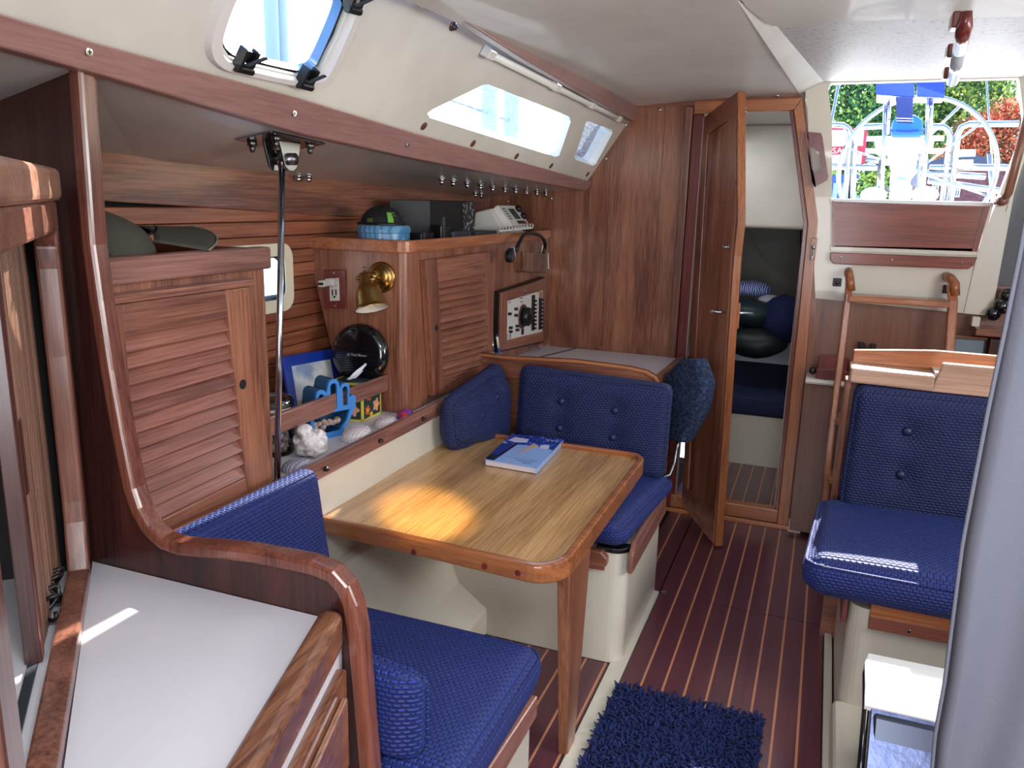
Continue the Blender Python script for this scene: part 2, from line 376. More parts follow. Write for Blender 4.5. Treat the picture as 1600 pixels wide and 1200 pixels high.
planks(.165, .42, 1.2, 1.98)
S(MB().box(-.532, -.478, .9, 2.93, -.012, .006).build('trim_1', CREAM, bevel=.004))
S(MB().box(.134, .160, .9, 3.80, -.012, .012).build('trim_2', CREAM, bevel=.004))
# hull side
WY0, WY1, WZ0, WZ1 = 1.86, 2.185, 1.165, 1.295
hb_ = MB(); plate(hb_, [V((-1.70, 1.1, .70)), V((-1.70, 3.85, .70)), V((-1.70, 3.85, 1.62)), V((-1.70, 1.1, 1.62))], [[V((-1.70, WY0, WZ0)), V((-1.70, WY1 + .16, WZ0)), V((-1.70, WY1 + .16, WZ1)), V((-1.70, WY0, WZ1))]], (-.04, 0, 0)); hull = S(hb_.build('wall_starboard', VOID))
zz = .77; k = 0
while zz < 1.46:
    z1 = zz + .046
    segs = [(1.13, 3.845)] if (z1 < WZ0 - .005 or zz > WZ1 + .008) else [(1.13, WY0 + .01), (WY1 + .03, 3.845)]
    for a, b in segs: MB().box(-1.70, -1.66, a, b, zz, z1 - .0025).build('hull_stave', STAVE, hull, bevel=.003, seg=1)
    zz = z1
TOPW = [(-1.66, 1.13), (-1.66, 3.845)]
def plA(p, n): return (p, n)
# frieze board
fr = [at(160, 245, X=-1.655), at(760, 310, X=-1.655), at(640, 345, X=-1.655), at(168, 315, X=-1.655)]
def lin(p, q, y): t = (y - p.y) / (q.y - p.y); return p + (q - p) * t
a0 = lin(fr[0], fr[1], 1.12); a1 = lin(fr[0], fr[1], 3.85); b0 = lin(fr[3], fr[2], 1.12); b1 = lin(fr[3], fr[2], 3.85)
S(MB().prism([b0, b1, a1 + V((0, 0, .02)), a0 + V((0, 0, .02))], (-.03, 0, 0)).build('trim_3', WY, bevel=.003))
# side deck underside + near overhead
tn, tf = V((-1.2, -0.2, 1.80)), V((-1.113, 3.85, 1.60))
P = lambda u, v: at(u, v, pl=CS)
ca, cb_, cc = V((-1.2, 1.0, 1.75)), V((-1.113, 3.85, 1.60)), V((-.92, 3.85, 1.884))
cn = (cb_ - ca).cross(cc - ca).normalized(); CS = (ca, cn)
T0, T1 = P(0, 20), P(918, 282)                      # upper edge of trim
B0, B1 = at(0, 72, X=-1.20), at(918, 298, X=-1.113)
def ext(p, q, y): return p + (q - p) * ((y - p.y) / (q.y - p.y))
tu = [ext(T0, T1, y) for y in (-.9, 3.85)]
tpts = [T0, P(137, 62), P(460, 150), P(640, 205), P(780, 243), T1]
bpts = [at(0, 72, pl=CS), P(130, 108), P(460, 205), P(640, 245), P(780, 272), P(918, 298)]
tpts = [ext(tpts[0], tpts[1], -.9)] + tpts; bpts = [ext(bpts[0], bpts[1], -.9)] + bpts
inn = V((.022, 0, -.006))
S(MB().strip([p + inn for p in tpts], [p + inn for p in bpts], -cn * 0 + V((-.035, 0, 0))).build('trim_4', REDY, bevel=.004))
dk = []
for p in bpts[:]: dk.append(p + V((0, 0, .004)))
hz = [V((-1.72, p.y, ext(a0, a1, p.y).z - .004)) for p in dk]
S(MB().strip(dk, hz, (0, 0, .03)).build('ceiling_side_deck', plain('painted_side_deck', (190, 186, 180), .28, coat=.4, mott=.15)))
# cabin side with window openings
csn = cn if cn.x > 0 else -cn
upn = ext(P(640, 0), P(985, 190), -.9)
beam_lo = [P(645, 0), P(800, 92), P(985, 190)]
hatch_out = [P(u, v) for u, v in [(344, -14), (322, 50), (321, 80), (335, 100), (365, 112), (470, 134), (497, 134), (515, 122), (545, 60), (566, 8), (566, -8), (550, -22), (420, -60), (370, -50)]]
hc = sum(hatch_out, V()) / len(hatch_out)
def shr(pts, f): return [hc + (p - hc) * f for p in pts]
w2 = [P(u, v) for u, v in [(668, 177), (676, 171), (757, 132), (763, 132), (889, 182), (892, 190), (874, 243), (868, 245), (672, 184)]]
w3 = [P(u, v) for u, v in [(916, 190), (921, 190), (957, 203), (957, 208), (931, 256), (926, 259), (900, 250), (898, 246)]]
lowv = (P(918, 298) - P(985, 190)).normalized() * .04
outer = [p + lowv for p in tpts] + [P(985, 190) + (P(985, 190) - P(918, 282)) * .12, ext(P(645, 0), P(985, 190), -.9) + (P(985, 190) - P(918, 282)) * .12]
wl = MB(); plate(wl, outer, [shr(hatch_out, .80), w2, w3], -csn * .035)
S(wl.build('wall_cabin_side', LINER))
# ceiling
CZ = lambda x, y: 1.985 - .05 * (x * x) - .010 * abs(y - 3.0)
cl = MB()
def cgrid(f):
    cl.grid(f, 10, 14); cl.grid(lambda u, v: f(u, v) + V((0, 0, .03)), 10, 14)
def edge_x(y): return -.26 if y < 2.1 else -.26 + (y - 2.1) / 1.75 * .08
def gA(u, v):
    y = -1.0 + v * 4.86; x = -.93 + u * (edge_x(y) + .93); return V((x, y, CZ(x, y)))
def gB(u, v):
    y = -1.0 + v * 3.43; x0 = -.26 if y < 2.1 else -.26 + (y - 2.1) / .33 * .055; x = x0 + u * (1.3 - x0); return V((x, y, CZ(x, y)))
cgrid(gA); cgrid(gB)
S(cl.build('ceiling', LINER, smooth=True))
iA, iB = V((-.205, 2.43, 1.992)), V((-.085, 3.86, 2.022)); oA, oB = V((-.26, 2.1, CZ(-.26, 2.1))), V((-.18, 3.86, CZ(-.18, 3.86)))
S(MB().hexa([oA, iA, iB, oB, oA + V((0, 0, .05)), iA + V((0, 0, .05)), iB + V((0, 0, .05)), oB + V((0, 0, .05))]).build('ceiling_hatch_rim', LINER))
S(MB().hexa([iA, V((1.3, 2.43, 1.992)), V((1.3, 3.86, 2.022)), iB, iA + V((0, 0, .05)), V((1.3, 2.43, 2.04)), V((1.3, 3.86, 2.07)), iB + V((0, 0, .05))]).build('ceiling_hatch_garage', TEXLINER))
# beam / handhold along the cabin top edge
BX = -.905
up_ = [at(600, -85, X=BX), at(730, 0, X=BX), at(860, 80, X=BX), at(1000, 165, X=-.885)]
lo_ = [at(540, -65, X=BX), at(675, 0, X=BX), at(820, 93, X=BX), at(990, 189, X=-.885)]
up_ = [ext(up_[0], up_[1], -.9)] + up_; lo_ = [ext(lo_[0], lo_[1], -.9)] + lo_
S(MB().strip(up_, lo_, (-.03, 0, .0)).build('trim_5', REDY, bevel=.004))
# aft bulkhead, Y = BY
BY = 3.85
B = lambda u, v: at(u, v, Y=BY)
LJ, RJ = -.625, -.05
door_o = [V((-.60, BY, .03)), V((-.085, BY, .03)), V((-.085, BY, .6)), B(1262, 350), B(1240, 172), V((-.60, BY, 1.905))]
out = [V((-1.72, BY, -.02)), V((-.0, BY, -.02)), V((-.0, BY, 1.40)), V((-.06, BY, 1.44)), B(1258, 152), V((-.16, BY, 2.02)), V((-1.0, BY, 2.02)), V((-1.2, BY, 1.70)), V((-1.72, BY, 1.70))]
ab = MB(); plate(ab, out, [door_o], (0, .03, 0)); aft = S(ab.build('wall_aft', BULK))
for x in (-1.005, -.76):   # veneer joints
    MB().box(x - .0012, x + .0012, BY - .0008, BY + .002, .8, 1.95).build('veneer_joint', DARKZ, aft)
# wall under companionway (wood)
S(MB().box(0.0, 1.35, 3.87, 3.90, -.02, 1.20).build('wall_engine', wood('engine_bulkhead', (92, 58, 46), (140, 96, 76), 'z', 60, contrast=.3)))
# cream companionway moulding
CW = 3.83; C_ = lambda u, v: at(u, v, Y=CW)
co = [C_(1274, 466), C_(1540, 493), C_(1552, 480), C_(1585, 300), C_(1640, 120), V((.95, CW, 2.03)), V((-.17, CW, 2.03)), C_(1262, 170)]
ch = [C_(1300, 388), C_(1300, 190), C_(1294, 140), C_(1298, 130), C_(1592, 122), C_(1602, 200), C_(1526, 398)]
cm = MB(); plate(cm, co, [ch], (0, .05, 0)); comp = S(cm.build('wall_companionway', CREAM, bevel=.004))
S(MB().hexa([C_(1572, 330) + V((0, -.006, 0)), C_(1572, 330) + V((.004, -.006, 0)), C_(1572, 330) + V((.004, 0, 0)), C_(1572, 330), C_(1604, 205) + V((0, -.006, 0)), C_(1604, 205) + V((.004, -.006, 0)), C_(1604, 205) + V((.004, 0, 0)), C_(1604, 205)]).build('trim_6', CREAM))
# wide lower trim rim of companionway right
MB_ = MB().strip([C_(1548, 318), C_(1526, 400), C_(1510, 470), C_(1506, 488)], [C_(1552, 318), C_(1531, 400), C_(1515, 470), C_(1511, 488)], (0, -.006, 0)); S(MB_.build('trim_7', CREAM))
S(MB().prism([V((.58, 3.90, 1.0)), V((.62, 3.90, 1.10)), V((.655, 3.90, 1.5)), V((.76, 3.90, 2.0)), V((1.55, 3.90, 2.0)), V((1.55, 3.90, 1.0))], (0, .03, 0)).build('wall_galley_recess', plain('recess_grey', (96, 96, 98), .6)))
# unseen enclosure
S(MB().box(1.5, 1.54, -1.0, 3.87, -.02, 1.65).build('wall_port', BULK))
S(MB().box(-1.75, 1.5, -1.05, -1.0, -.02, 2.05).build('wall_forward', BULK))
S(MB().box(-1.75, -1.7, -1.0, 1.1, -.02, 1.85).build('wall_starboard_forward', BULK))
S(MB().box(1.0, 1.54, 1.0, 3.87, 1.9, 1.95).build('ceiling_port', LINER))
# ================================================================== AFT DOOR AND FRAME
def jamb(name, pts_in, pts_out, mat, d0=-.03, th=.06, bev=.004):
    return S(MB().strip(pts_in, pts_out, (0, th, 0)).build(name, mat, bevel=bev))
ri = [V((-.088, BY - .03, .09)), V((-.088, BY - .03, .8)), at(1262, 350, Y=BY - .03), at(1240, 172, Y=BY - .03)]
ro = [V((-.035, BY - .03, .0)), V((-.035, BY - .03, .8)), at(1278, 345, Y=BY - .03), at(1253, 152, Y=BY - .03)]
ri[0].z = 0.0
jamb('trim_8', ri, ro, ORZ)
rl = [p + V((-.018, .012, 0)) for p in ri]
jamb('trim_9', rl, [p + V((0, .012, 0)) for p in ri], MARZ, th=.03, bev=.002)
S(MB().strip([at(1085, 178, Y=BY - .025), at(1240, 172, Y=BY - .025)], [at(1085, 158, Y=BY - .025), at(1253, 152, Y=BY - .025)], (0, .05, 0)).build('trim_10', ORX, bevel=.003))
S(MB().box(-.60, -.088, BY - .03, BY + .03, .02, .085).build('trim_11', ORX, bevel=.004))
S(MB().box(-.63, -.0, BY - .05, BY - .03, 0, .02).build('baseboard_aft', ORX, bevel=.002))
S(MB().box(-.665, -.63, BY - .028, BY, 0, 1.93).build('trim_12', WZ, bevel=.004))
S(MB().box(-.628, -.578, BY - .022, BY, .03, 1.90).build('trim_13', MARZ, bevel=.006))
S(MB().box(-.580, -.574, BY - .035, BY, .05, 1.88).build('trim_14', plain('piano_hinge', (150, 130, 116), .6, .3)))
S(MB().box(-.99, -.17, BY - .012, BY, 1.935, 1.965).build('trim_15', WX, bevel=.002))
# open door
dA = V((-.555, 3.80, .03)); dB = at(1121, 850, Z=.03)
dB = V((-.325, 3.46, .03))
dv = (dB - dA); dv.z = 0; dl = dv.length; dv.normalize(); dn = V((dv.y, -dv.x, 0)).normalized()
if dn.dot(CAM - dA) < 0: dn = -dn
def DP(u, v): return at(u, v, pl=(dB, dn))
free = [dB, DP(1140, 560), DP(1157, 350), DP(1155, 142)]
hg = [dA, V((dA.x, dA.y, 1.88))]
dout = [dA] + free + [DP(1098, 190)]
drip = [DP(1067, 788), DP(1117, 850), DP(1146, 400), DP(1152, 340), DP(1153, 145), DP(1099, 186)]
th = .03
dd = T('door', 'tall narrow teak cabin door standing open in the aft bulkhead', 'door', dA)
MB().prism(drip, -dn * th).build('door_core', WZ, dd, bevel=.003)
def inset(f0, f1): return 0
sl = [DP(1108, 182), DP(1153, 145), DP(1152, 340), DP(1146, 400), DP(1117, 850), DP(1070, 790)]
MB().strip([DP(1153, 145), DP(1152, 340), DP(1146, 400), DP(1117, 850)], [DP(1139, 157), DP(1137, 345), DP(1131, 400), DP(1101, 828)], dn * .008).build('stile', ORZ if False else WZ, dd, bevel=.002)
MB().strip([DP(1099, 186), DP(1067, 788)], [DP(1109, 196), DP(1076, 772)], dn * .008).build('stile', WZ, dd, bevel=.002)
MB().strip([DP(1099, 186), DP(1153, 145)], [DP(1099, 216), DP(1153, 180)], dn * .0085).build('rail', WX, dd, bevel=.002)
MB().strip([DP(1069, 758), DP(1120, 800)], [DP(1067, 788), DP(1117, 850)], dn * .0085).build('rail', WX, dd, bevel=.002)
edge = [DP(1154, 143), DP(1154, 345), DP(1148, 400), DP(1119, 852)]
MB().strip([p + dn * .008 for p in edge], [p + dn * .008 + dv * .010 for p in edge], -dn * (th + .006)).build('edge_banding', ORZ, dd, bevel=.002)
for (u, v) in ((1141, 386),):
    p = DP(u, v) + dn * .01
    MB().lathe([(.012, 0), (.012, .003), (.006, .004), (.006, .012)], p, dn, 12).tube([p + dn * .012 + V((-.012, 0, 0)), p + dn * .012 + V((.012, 0, 0))], .004, 8).build('thumb_turn', CHROME, dd, smooth=True)
hq = DP(1135, 492)
MB().box(hq.x - .008, hq.x + .008, hq.y - .004, hq.y + .004, hq.z - .05, hq.z + .05).build('lock_plate', CHROME, dd, bevel=.002)
MB().tube([hq + dn * .002 + V((0, 0, .012)), hq + dn * .035 + V((0, 0, .012)), hq + dn * .038 + V((-.035, -.005, .014))], .006, 8).build('lever_handle', CHROME, dd, smooth=True)
h2 = hq + dv * .028 - dn * .034
MB().tube([h2 + V((0, 0, .012)), h2 - dn * .012 + V((.0, 0, .012)), h2 - dn * .012 + V((.055, .01, .012))], .0055, 8).build('lever_handle', CHROME, dd, smooth=True)
MB().box(h2.x - .004, h2.x + .012, h2.y - .01, h2.y + .006, h2.z - .055, h2.z + .055).build('lock_case', ORZ, dd, bevel=.002)
# maroon grab handle by the jamb
G = lambda u, v: at(u, v, Y=BY - .07)
gh = T('grab_handle', 'red mahogany D-shaped grab handle beside the aft door frame', 'handle', G(1270, 290))
g = MB(); plate(g, [G(1261, 206), G(1283, 208), G(1285, 214), G(1294, 276), G(1292, 282), G(1273, 292), G(1266, 280), G(1262, 230)],
      [[G(1264, 228), G(1273, 229), G(1279, 236), G(1284, 262), G(1281, 268), G(1272, 272), G(1268, 262)]], (0, .03, 0))
g.build('grip', MARZ, gh, bevel=.003)
MB().strip([G(1257, 205), G(1270, 292)], [G(1262, 205), G(1275, 292)], (0, .07, 0)).build('base_block', MARZ, gh)
# hook catch on jamb
cq = at(1271, 388, Y=BY - .035)
ck = T('door_catch', 'chrome door catch on a small wood block on the right door jamb', 'latch', cq)
MB().box(cq.x - .012, cq.x + .012, cq.y - .008, cq.y, cq.z - .05, cq.z + .045).build('block', ORZ, ck, bevel=.002)
MB().ell(cq + V((0, -.014, .005)), (.008, .008, .010), 10).tube([cq + V((0, -.012, .0)), cq + V((0, -.016, -.035)), cq + V((-.006, -.02, -.045)), cq + V((.006, -.02, -.046))], .004, 8).build('hook', CHROME, ck, smooth=True)
cq = at(1164, 168, Y=BY - .03)
ck = T('cabin_hook', 'small chrome hook at the top of the aft door opening', 'hook', cq)
MB().ell(cq, (.008, .005, .014), 10).build('hook_base', CHROME, ck, smooth=True)
MB().tube([cq, cq + V((.004, -.012, -.006)), cq + V((.010, -.016, -.03))], .0035, 6).build('hook_arm', CHROME, ck, smooth=True)
def screw(u, v, lab, **k):
    p = at(u, v, **k); n = V((0, -1, 0)) if 'Y' in k else csn
    tag(MB().lathe([(.007, 0), (.0068, .0018), (.004, .003), (.0012, .0034)], p, n, 12).build('cap_screw', CHROME, smooth=True), lab, 'screw', 'cup screws along the top of the aft bulkhead')
for u, v, l in [(1031, 171, 'chrome cup screw at the top of the aft bulkhead, nearest the overhead beam'), (1090, 162, 'chrome cup screw at the top of the aft bulkhead, left of the open door'), (1215, 149, 'chrome cup screw over the aft door opening'),
             (978, 195, 'chrome cup screw on the bulkhead just under the end of the overhead beam'), (947, 248, 'chrome cup screw on the bulkhead beside the small side window'), (861, 310, 'chrome cup screw low at the corner below the side deck'), (793, 315, 'chrome cup screw on the dark bulkhead above the radio')]:
    screw(u, v, l, Y=BY - .002)
# ================================================================== AFT CABIN
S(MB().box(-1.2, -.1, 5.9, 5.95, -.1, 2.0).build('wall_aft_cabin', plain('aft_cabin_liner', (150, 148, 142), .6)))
S(MB().box(-1.25, -1.2, 3.89, 5.95, -.1, 2.0).build('wall_aft_cabin_starboard', LINER))
S(MB().box(-.112, -.10, 3.91, 5.95, -.1, 1.9).build('wall_aft_cabin_port', LINER))
S(MB().box(-1.2, -.1, 3.89, 5.95, 1.93, 1.96).build('ceiling_aft_cabin', LINER))
S(MB().box(-.62, -.113, 4.75, 4.80, -.05, .30).build('wall_berth_front', CREAM))
wp = at(1160, 356, Y=4.7)
S(MB().box(-1.2, -.113, 4.70, 4.78, wp.z, 1.93).build('wall_cockpit_well', LINER, bevel=.02, seg=3))
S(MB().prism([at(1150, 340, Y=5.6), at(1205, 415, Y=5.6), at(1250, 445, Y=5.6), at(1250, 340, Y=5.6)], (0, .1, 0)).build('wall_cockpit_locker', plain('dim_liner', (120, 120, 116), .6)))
bt = at(1150, 600, Y=4.75).z
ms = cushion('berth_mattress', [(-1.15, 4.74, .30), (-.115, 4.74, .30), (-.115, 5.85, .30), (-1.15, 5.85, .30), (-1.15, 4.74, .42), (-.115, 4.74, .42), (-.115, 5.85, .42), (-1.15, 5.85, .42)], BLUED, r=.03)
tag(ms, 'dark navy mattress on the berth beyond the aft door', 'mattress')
def blob(name, label, cat, c, r, mat, rot=None, n=18, jit=.05, seed=3, sub=1):
    o = MB().ell(c, r, n, rot, jit, seed).build(name, mat, smooth=True, sub=sub, weld=True); return tag(o, label, cat)
Rz = lambda a: Matrix.Rotation(a, 3, 'Z')
AC = lambda u, v, y: at(u, v, Y=y)
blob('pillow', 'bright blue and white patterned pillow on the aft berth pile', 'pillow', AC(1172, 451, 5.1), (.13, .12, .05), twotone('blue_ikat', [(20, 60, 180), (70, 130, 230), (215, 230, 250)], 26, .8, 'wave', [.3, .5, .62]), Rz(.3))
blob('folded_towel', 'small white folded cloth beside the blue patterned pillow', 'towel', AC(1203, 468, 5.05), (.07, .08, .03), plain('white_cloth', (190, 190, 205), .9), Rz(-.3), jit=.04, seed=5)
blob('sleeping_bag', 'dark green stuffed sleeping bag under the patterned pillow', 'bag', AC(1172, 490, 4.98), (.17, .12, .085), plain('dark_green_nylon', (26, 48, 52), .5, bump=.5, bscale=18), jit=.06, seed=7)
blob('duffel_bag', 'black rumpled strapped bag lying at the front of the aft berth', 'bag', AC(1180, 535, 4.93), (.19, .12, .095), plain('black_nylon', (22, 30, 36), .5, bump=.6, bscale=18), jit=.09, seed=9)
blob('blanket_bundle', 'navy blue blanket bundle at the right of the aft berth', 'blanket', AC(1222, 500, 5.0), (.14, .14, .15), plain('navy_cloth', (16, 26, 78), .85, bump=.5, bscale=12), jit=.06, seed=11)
# ================================================================== COMPANIONWAY
WB = lambda u, v: at(u, v, Y=CW - .006)
wbt = T('washboard', 'dark red mahogany washboard closing the lower companionway', 'washboard', WB(1410, 388))
MB().prism([WB(1301, 386), WB(1525, 394), WB(1546, 322), WB(1301, 314)], (0, .035, 0)).build('board', MAR, wbt, bevel=.002)
MB().prism([WB(1297, 392), WB(1527, 400), WB(1529, 388), WB(1297, 383)], (0, .02, 0)).build('lower_channel', CREAM, wbt, bevel=.002)
MB().prism([WB(1297, 318), WB(1550, 323), WB(1552, 316), WB(1297, 310)], (0, .06, 0)).build('sill_channel', plain('white_sill', (235, 238, 240), .4), wbt, bevel=.002)
MB().strip([WB(1300, 386), WB(1300, 314)], [WB(1304, 386), WB(1304, 314)], (0, -.003, 0)).build('side_channel', MARZ, wbt)
MB().strip([WB(1518, 393), WB(1538, 322)], [WB(1527, 393), WB(1547, 322)], (0, -.003, 0)).build('side_channel', MARZ, wbt)
ts = T('companion_ledge', 'red wood lip screwed on below the washboard', 'trim', WB(1410, 415))
MB().prism([WB(1297, 394), WB(1297, 406), WB(1303, 412), WB(1512, 420), WB(1520, 414), WB(1526, 402)], (0, -.022, 0)).build('lip', MAR, ts, bevel=.003)
for u, v in ((1314, 402), (1393, 406), (1503, 411)):
    MB().lathe([(.005, 0), (.004, .002), (.001, .003)], at(u, v, Y=CW - .028), (0, -1, 0), 10).build('screw_head', CHROME, ts)
# ladder
ld = T('companionway_ladder', 'teak companionway ladder with bent side rails below the washboard', 'ladder', (.30, 3.7, 0))
def rail(us, ys, wd=.032):
    pts = [at(u, v, Y=y) for (u, v), y in zip(us, ys)]
    return MB().strip([p for p in pts], [p + V((wd, 0, 0)) for p in pts], (0, .035, 0))
rail([(1322, 436), (1320, 460), (1303, 600), (1291, 700), (1282, 800), (1280, 830)], [3.74, 3.71, 3.64, 3.59, 3.54, 3.53], .028).build('side_rail', ORZ, ld, bevel=.006)
MB().tube([at(1330, 455, Y=3.73), at(1328, 436, Y=3.735), at(1326, 428, Y=3.76), at(1326, 424, Y=3.82)], .018, 10).build('rail_top', ORZ, ld, smooth=True)
rail([(1480, 446), (1482, 470), (1476, 560), (1462, 700), (1455, 860)], [3.74, 3.71, 3.66, 3.59, 3.53], .036).build('side_rail', ORZ, ld, bevel=.006)
MB().tube([at(1492, 462, Y=3.73), at(1492, 444, Y=3.735), at(1486, 436, Y=3.76), at(1479, 432, Y=3.82)], .020, 10).build('rail_top', ORZ, ld, smooth=True)
for (u0, v0, u1, v1, y) in ((1326, 461, 1484, 473, 3.70), (1306, 652, 1470, 668, 3.60), (1295, 744, 1466, 764, 3.55)):
    a = at(u0, v0, Y=y); b = at(u1, v1, Y=y); z = a.z
    t_ = MB(); n = 8; fa = []; bb = []
    for i in range(n + 1):
        s_ = i / n; fa.append(V((a.x + (b.x - a.x) * s_, y - .03 + .02 * math.sin(PI * s_) * (1 if 0 < i < n else 0), z))); bb.append(V((a.x + (b.x - a.x) * s_, y + .10, z)))
    t_.strip(fa, bb, (0, 0, -.026)).build('tread', ORX, ld, bevel=.004)
for u, v, nm in ((1308, 441, 'left'), (1480, 452, 'right')):
    q = at(u, v, Y=CW - .001)
    l = T('ladder_bracket', 'black ladder bracket on the cream moulding at the %s rail top' % nm, 'bracket', q)
    MB().box(q.x - .018, q.x + .018, q.y - .006, q.y, q.z - .018, q.z + .018).build('plate', BLACK, l, bevel=.003)
    MB().lathe([(.006, 0), (.006, .03), (.009, .031), (.009, .036)], q, (0, -1, 0), 10).build('stud', DCHROME, l, smooth=True)
# handrails of companionway
q0, q1 = at(1568, 314, Y=3.70), at(1604, 190, Y=3.70)
hr = T('companionway_handrail', 'varnished wood handrail slanting up the right side of the companionway', 'handrail', q0)
MB().tube([q0 + V((0, .09, -.0)), q0 + V((0, .02, 0)), q0 + V((.012, 0, .03)), q1 - (q1 - q0) * .05, q1 + V((0, .02, .03))], .016, 12).build('rail', WZ, hr, smooth=True)
MB().lathe([(.018, 0), (.02, .04), (.022, .09)], q0 + V((.0, .0, .0)), (0, 1, 0), 12).build('foot', WZ, hr, smooth=True)
q0, q1 = at(1508, 40, Z=1.90), at(1488, 128, Z=1.90)
hr = T('overhead_grab_rail', 'dark varnished grab rail with clear sleeve under the hatch garage', 'handrail', q0)
MB().tube([q0 + V((0, 0, .03)), q0 + V((0, .01, 0)), q0 + (q1 - q0) * .35], [.011, .017, .017], 12).build('rail', MARZ, hr, smooth=True)
MB().tube([q0 + (q1 - q0) * .35, q1], .016, 12).build('sleeve', plain('clear_plastic_sleeve', (190, 196, 204), .2, .2, coat=.6, bump=.5, bscale=60), hr, smooth=True)
for f in (.05, .5, .95):
    c_ = q0 + (q1 - q0) * f; MB().box(c_.x - .03, c_.x - .012, c_.y - .03, c_.y + .03, c_.z, c_.z + .035).build('standoff', MARZ, hr, bevel=.004)
# ================================================================== STARBOARD CABINETS
XF = -1.30; ZS = .765
def louver_door(parent, q, nsl, hole, fr=(.05, .055, .05, .06), smat=SLAT, thick=.028, hx=None):
    l, b, r_, t = fr; d = MB(); w_, h_ = q.w, q.h
    dr = T('x', '', '', q.at(0, 0, 0)); bpy.data.objects.remove(dr)
    core = q.box(MB(), l - .004, w_ - r_ + .004, b - .004, h_ - t + .004, .001, .004).build('door', DARKZ, parent)  # dark backing: shade between the slats is put into its colour
    q.box(MB(), 0, l, 0, h_, 0.001, thick).build('stile', WZ, core_parent(core, parent), bevel=.003)
    q.box(MB(), w_ - r_, w_, 0, h_, 0.001, thick).build('stile', WZ, core, bevel=.003)
    q.box(MB(), l, w_ - r_, 0, b, 0.001, thick - .001).build('rail', WY, core, bevel=.003)
    q.box(MB(), l, w_ - r_, h_ - t, h_, 0.001, thick - .001).build('rail', WY, core, bevel=.003)
    p = (h_ - b - t) / nsl
    for i in range(nsl):
        z = b + i * p; m = MB()
        prof = [(z + .001, thick - .005), (z + .004, thick - .002), (z + p * 1.02, .007), (z + p * 1.02, .004), (z + .001, thick - .009)]
        m.prism([q.at(l, z_, d_) for z_, d_ in prof], q.at(w_ - r_, z, 0) - q.at(l, z, 0)); m.build('slat', smat, core)
    hp_ = q.at(hole[0], hole[1], thick + .0006)
    MB().lathe([(.012, -.002), (.012, .0), (.0005, .0002)], hp_, q.n, 16).build('finger_hole', VOID, core)
    return core
def core_parent(c, p): c['_o'] = c['_o']; return c
# left cabinet
lc = T('louvered_cabinet', 'wooden louvered cabinet left of the steel tie rod with a cap on top', 'cabinet', (-1.4, 1.35, ZS))
yR0, yR1 = at(428, 750, X=XF).y, at(412, 405, X=XF).y
MB().hexa([(XF, 1.125, ZS), (-1.62, 1.125, ZS), (-1.60, yR0, ZS), (XF, yR0, ZS), (XF, 1.125, 1.33), (-1.655, 1.125, 1.33), (-1.655, yR1 + .02, 1.33), (XF, yR1, 1.33)]).build('body', WZ, lc, bevel=.003)
p_ = at(410, 392, X=XF); ztop = 1.345
MB().box(XF - .02, XF + .018, 1.125, p_.y + .012, 1.318, 1.372).build('fiddle_rail', RAILY, lc, bevel=.006)
MB().box(-1.655, XF - .02, 1.125, p_.y + .010, 1.328, 1.342).build('top', WY, lc, bevel=.002)
MB().box(-1.655, XF - .02, p_.y - .01, p_.y + .010, 1.342, 1.368).build('end_rail', REDX, lc, bevel=.003)
yl = 1.14
dq = Q((XF, yl, at(415, 762, X=XF).z - .005), (XF, at(413, 752, X=XF).y, at(415, 757, X=XF).z), at(376, 447, X=XF), (XF, yl, at(376, 447, X=XF).z))
hh = at(374, 601, X=XF)
louver_door(lc, dq, 12, (hh.y - yl - .018, hh.z - dq.p[0].z), fr=(.04, .06, .09, .065))
# moulding round the door
dq.box(MB(), 0, dq.w + .014, dq.h + .001, dq.h + .020, 0, .034).build('door_moulding', WY, lc, bevel=.006)
# centre cabinet
cc_ = T('louvered_cabinet', 'long wooden cabinet over the dinette with one louvered door and electrical panel', 'cabinet', (-1.45, 3.0, ZS))
YC = 2.37
ctop, cbot = 1.335, ZS + .003
TLx, BLx = at(478, 380, Y=YC).x, at(540, 620, Y=YC).x
rr = .035; arc = [(XF - rr + rr * math.sin(t), YC + rr - rr * math.cos(t)) for t in [i * PI / 2 / 6 for i in range(7)]]
def outl(z, xl): return [V((xl, 3.845, z)), V((xl, YC, z))] + [V((x, y, z)) for x, y in arc] + [V((XF, 3.845, z))]
lo, hi = outl(cbot, -1.60), outl(ctop, -1.655); lo[1].x = BLx; hi[1].x = TLx
m = MB(); n = len(lo); m.add(lo + hi, [tuple(range(n))[::-1], tuple(range(n, 2 * n))] + [(i, (i + 1) % n, (i + 1) % n + n, i + n) for i in range(n)])
m.build('body', WZ, cc_)
m = MB(); pr = .012
arc2 = [(XF + .014 - .05 + .05 * math.sin(t), YC - .014 + .05 - .05 * math.cos(t)) for t in [i * PI / 2 / 6 for i in range(7)]]
yend = at(862, 362, X=XF).y
oa = [V((TLx - .02, YC - .014, 1.318))] + [V((x, y, 1.318)) for x, y in arc2] + [V((XF + .014, 3.84, 1.318))]
ob = [V((TLx - .02, YC + .012, 1.318))] + [V((x - .022 * math.sin(i * PI / 12) , y + .022 * math.cos(i * PI / 12), 1.318)) for i, (x, y) in enumerate(arc2)] + [V((XF - .010, 3.84, 1.318))]
m.strip(oa, ob, (0, 0, .042)).build('fiddle_rail', ORY, cc_, bevel=.005)
MB().box(-1.655, XF - .01, YC + .012, 3.84, 1.325, 1.340).build('top', WY, cc_)
q = Q(at(668, 618, X=XF), at(765, 588, X=XF), at(756, 393, X=XF), at(655, 406, X=XF))
h2 = at(673, 513, X=XF + .018); 
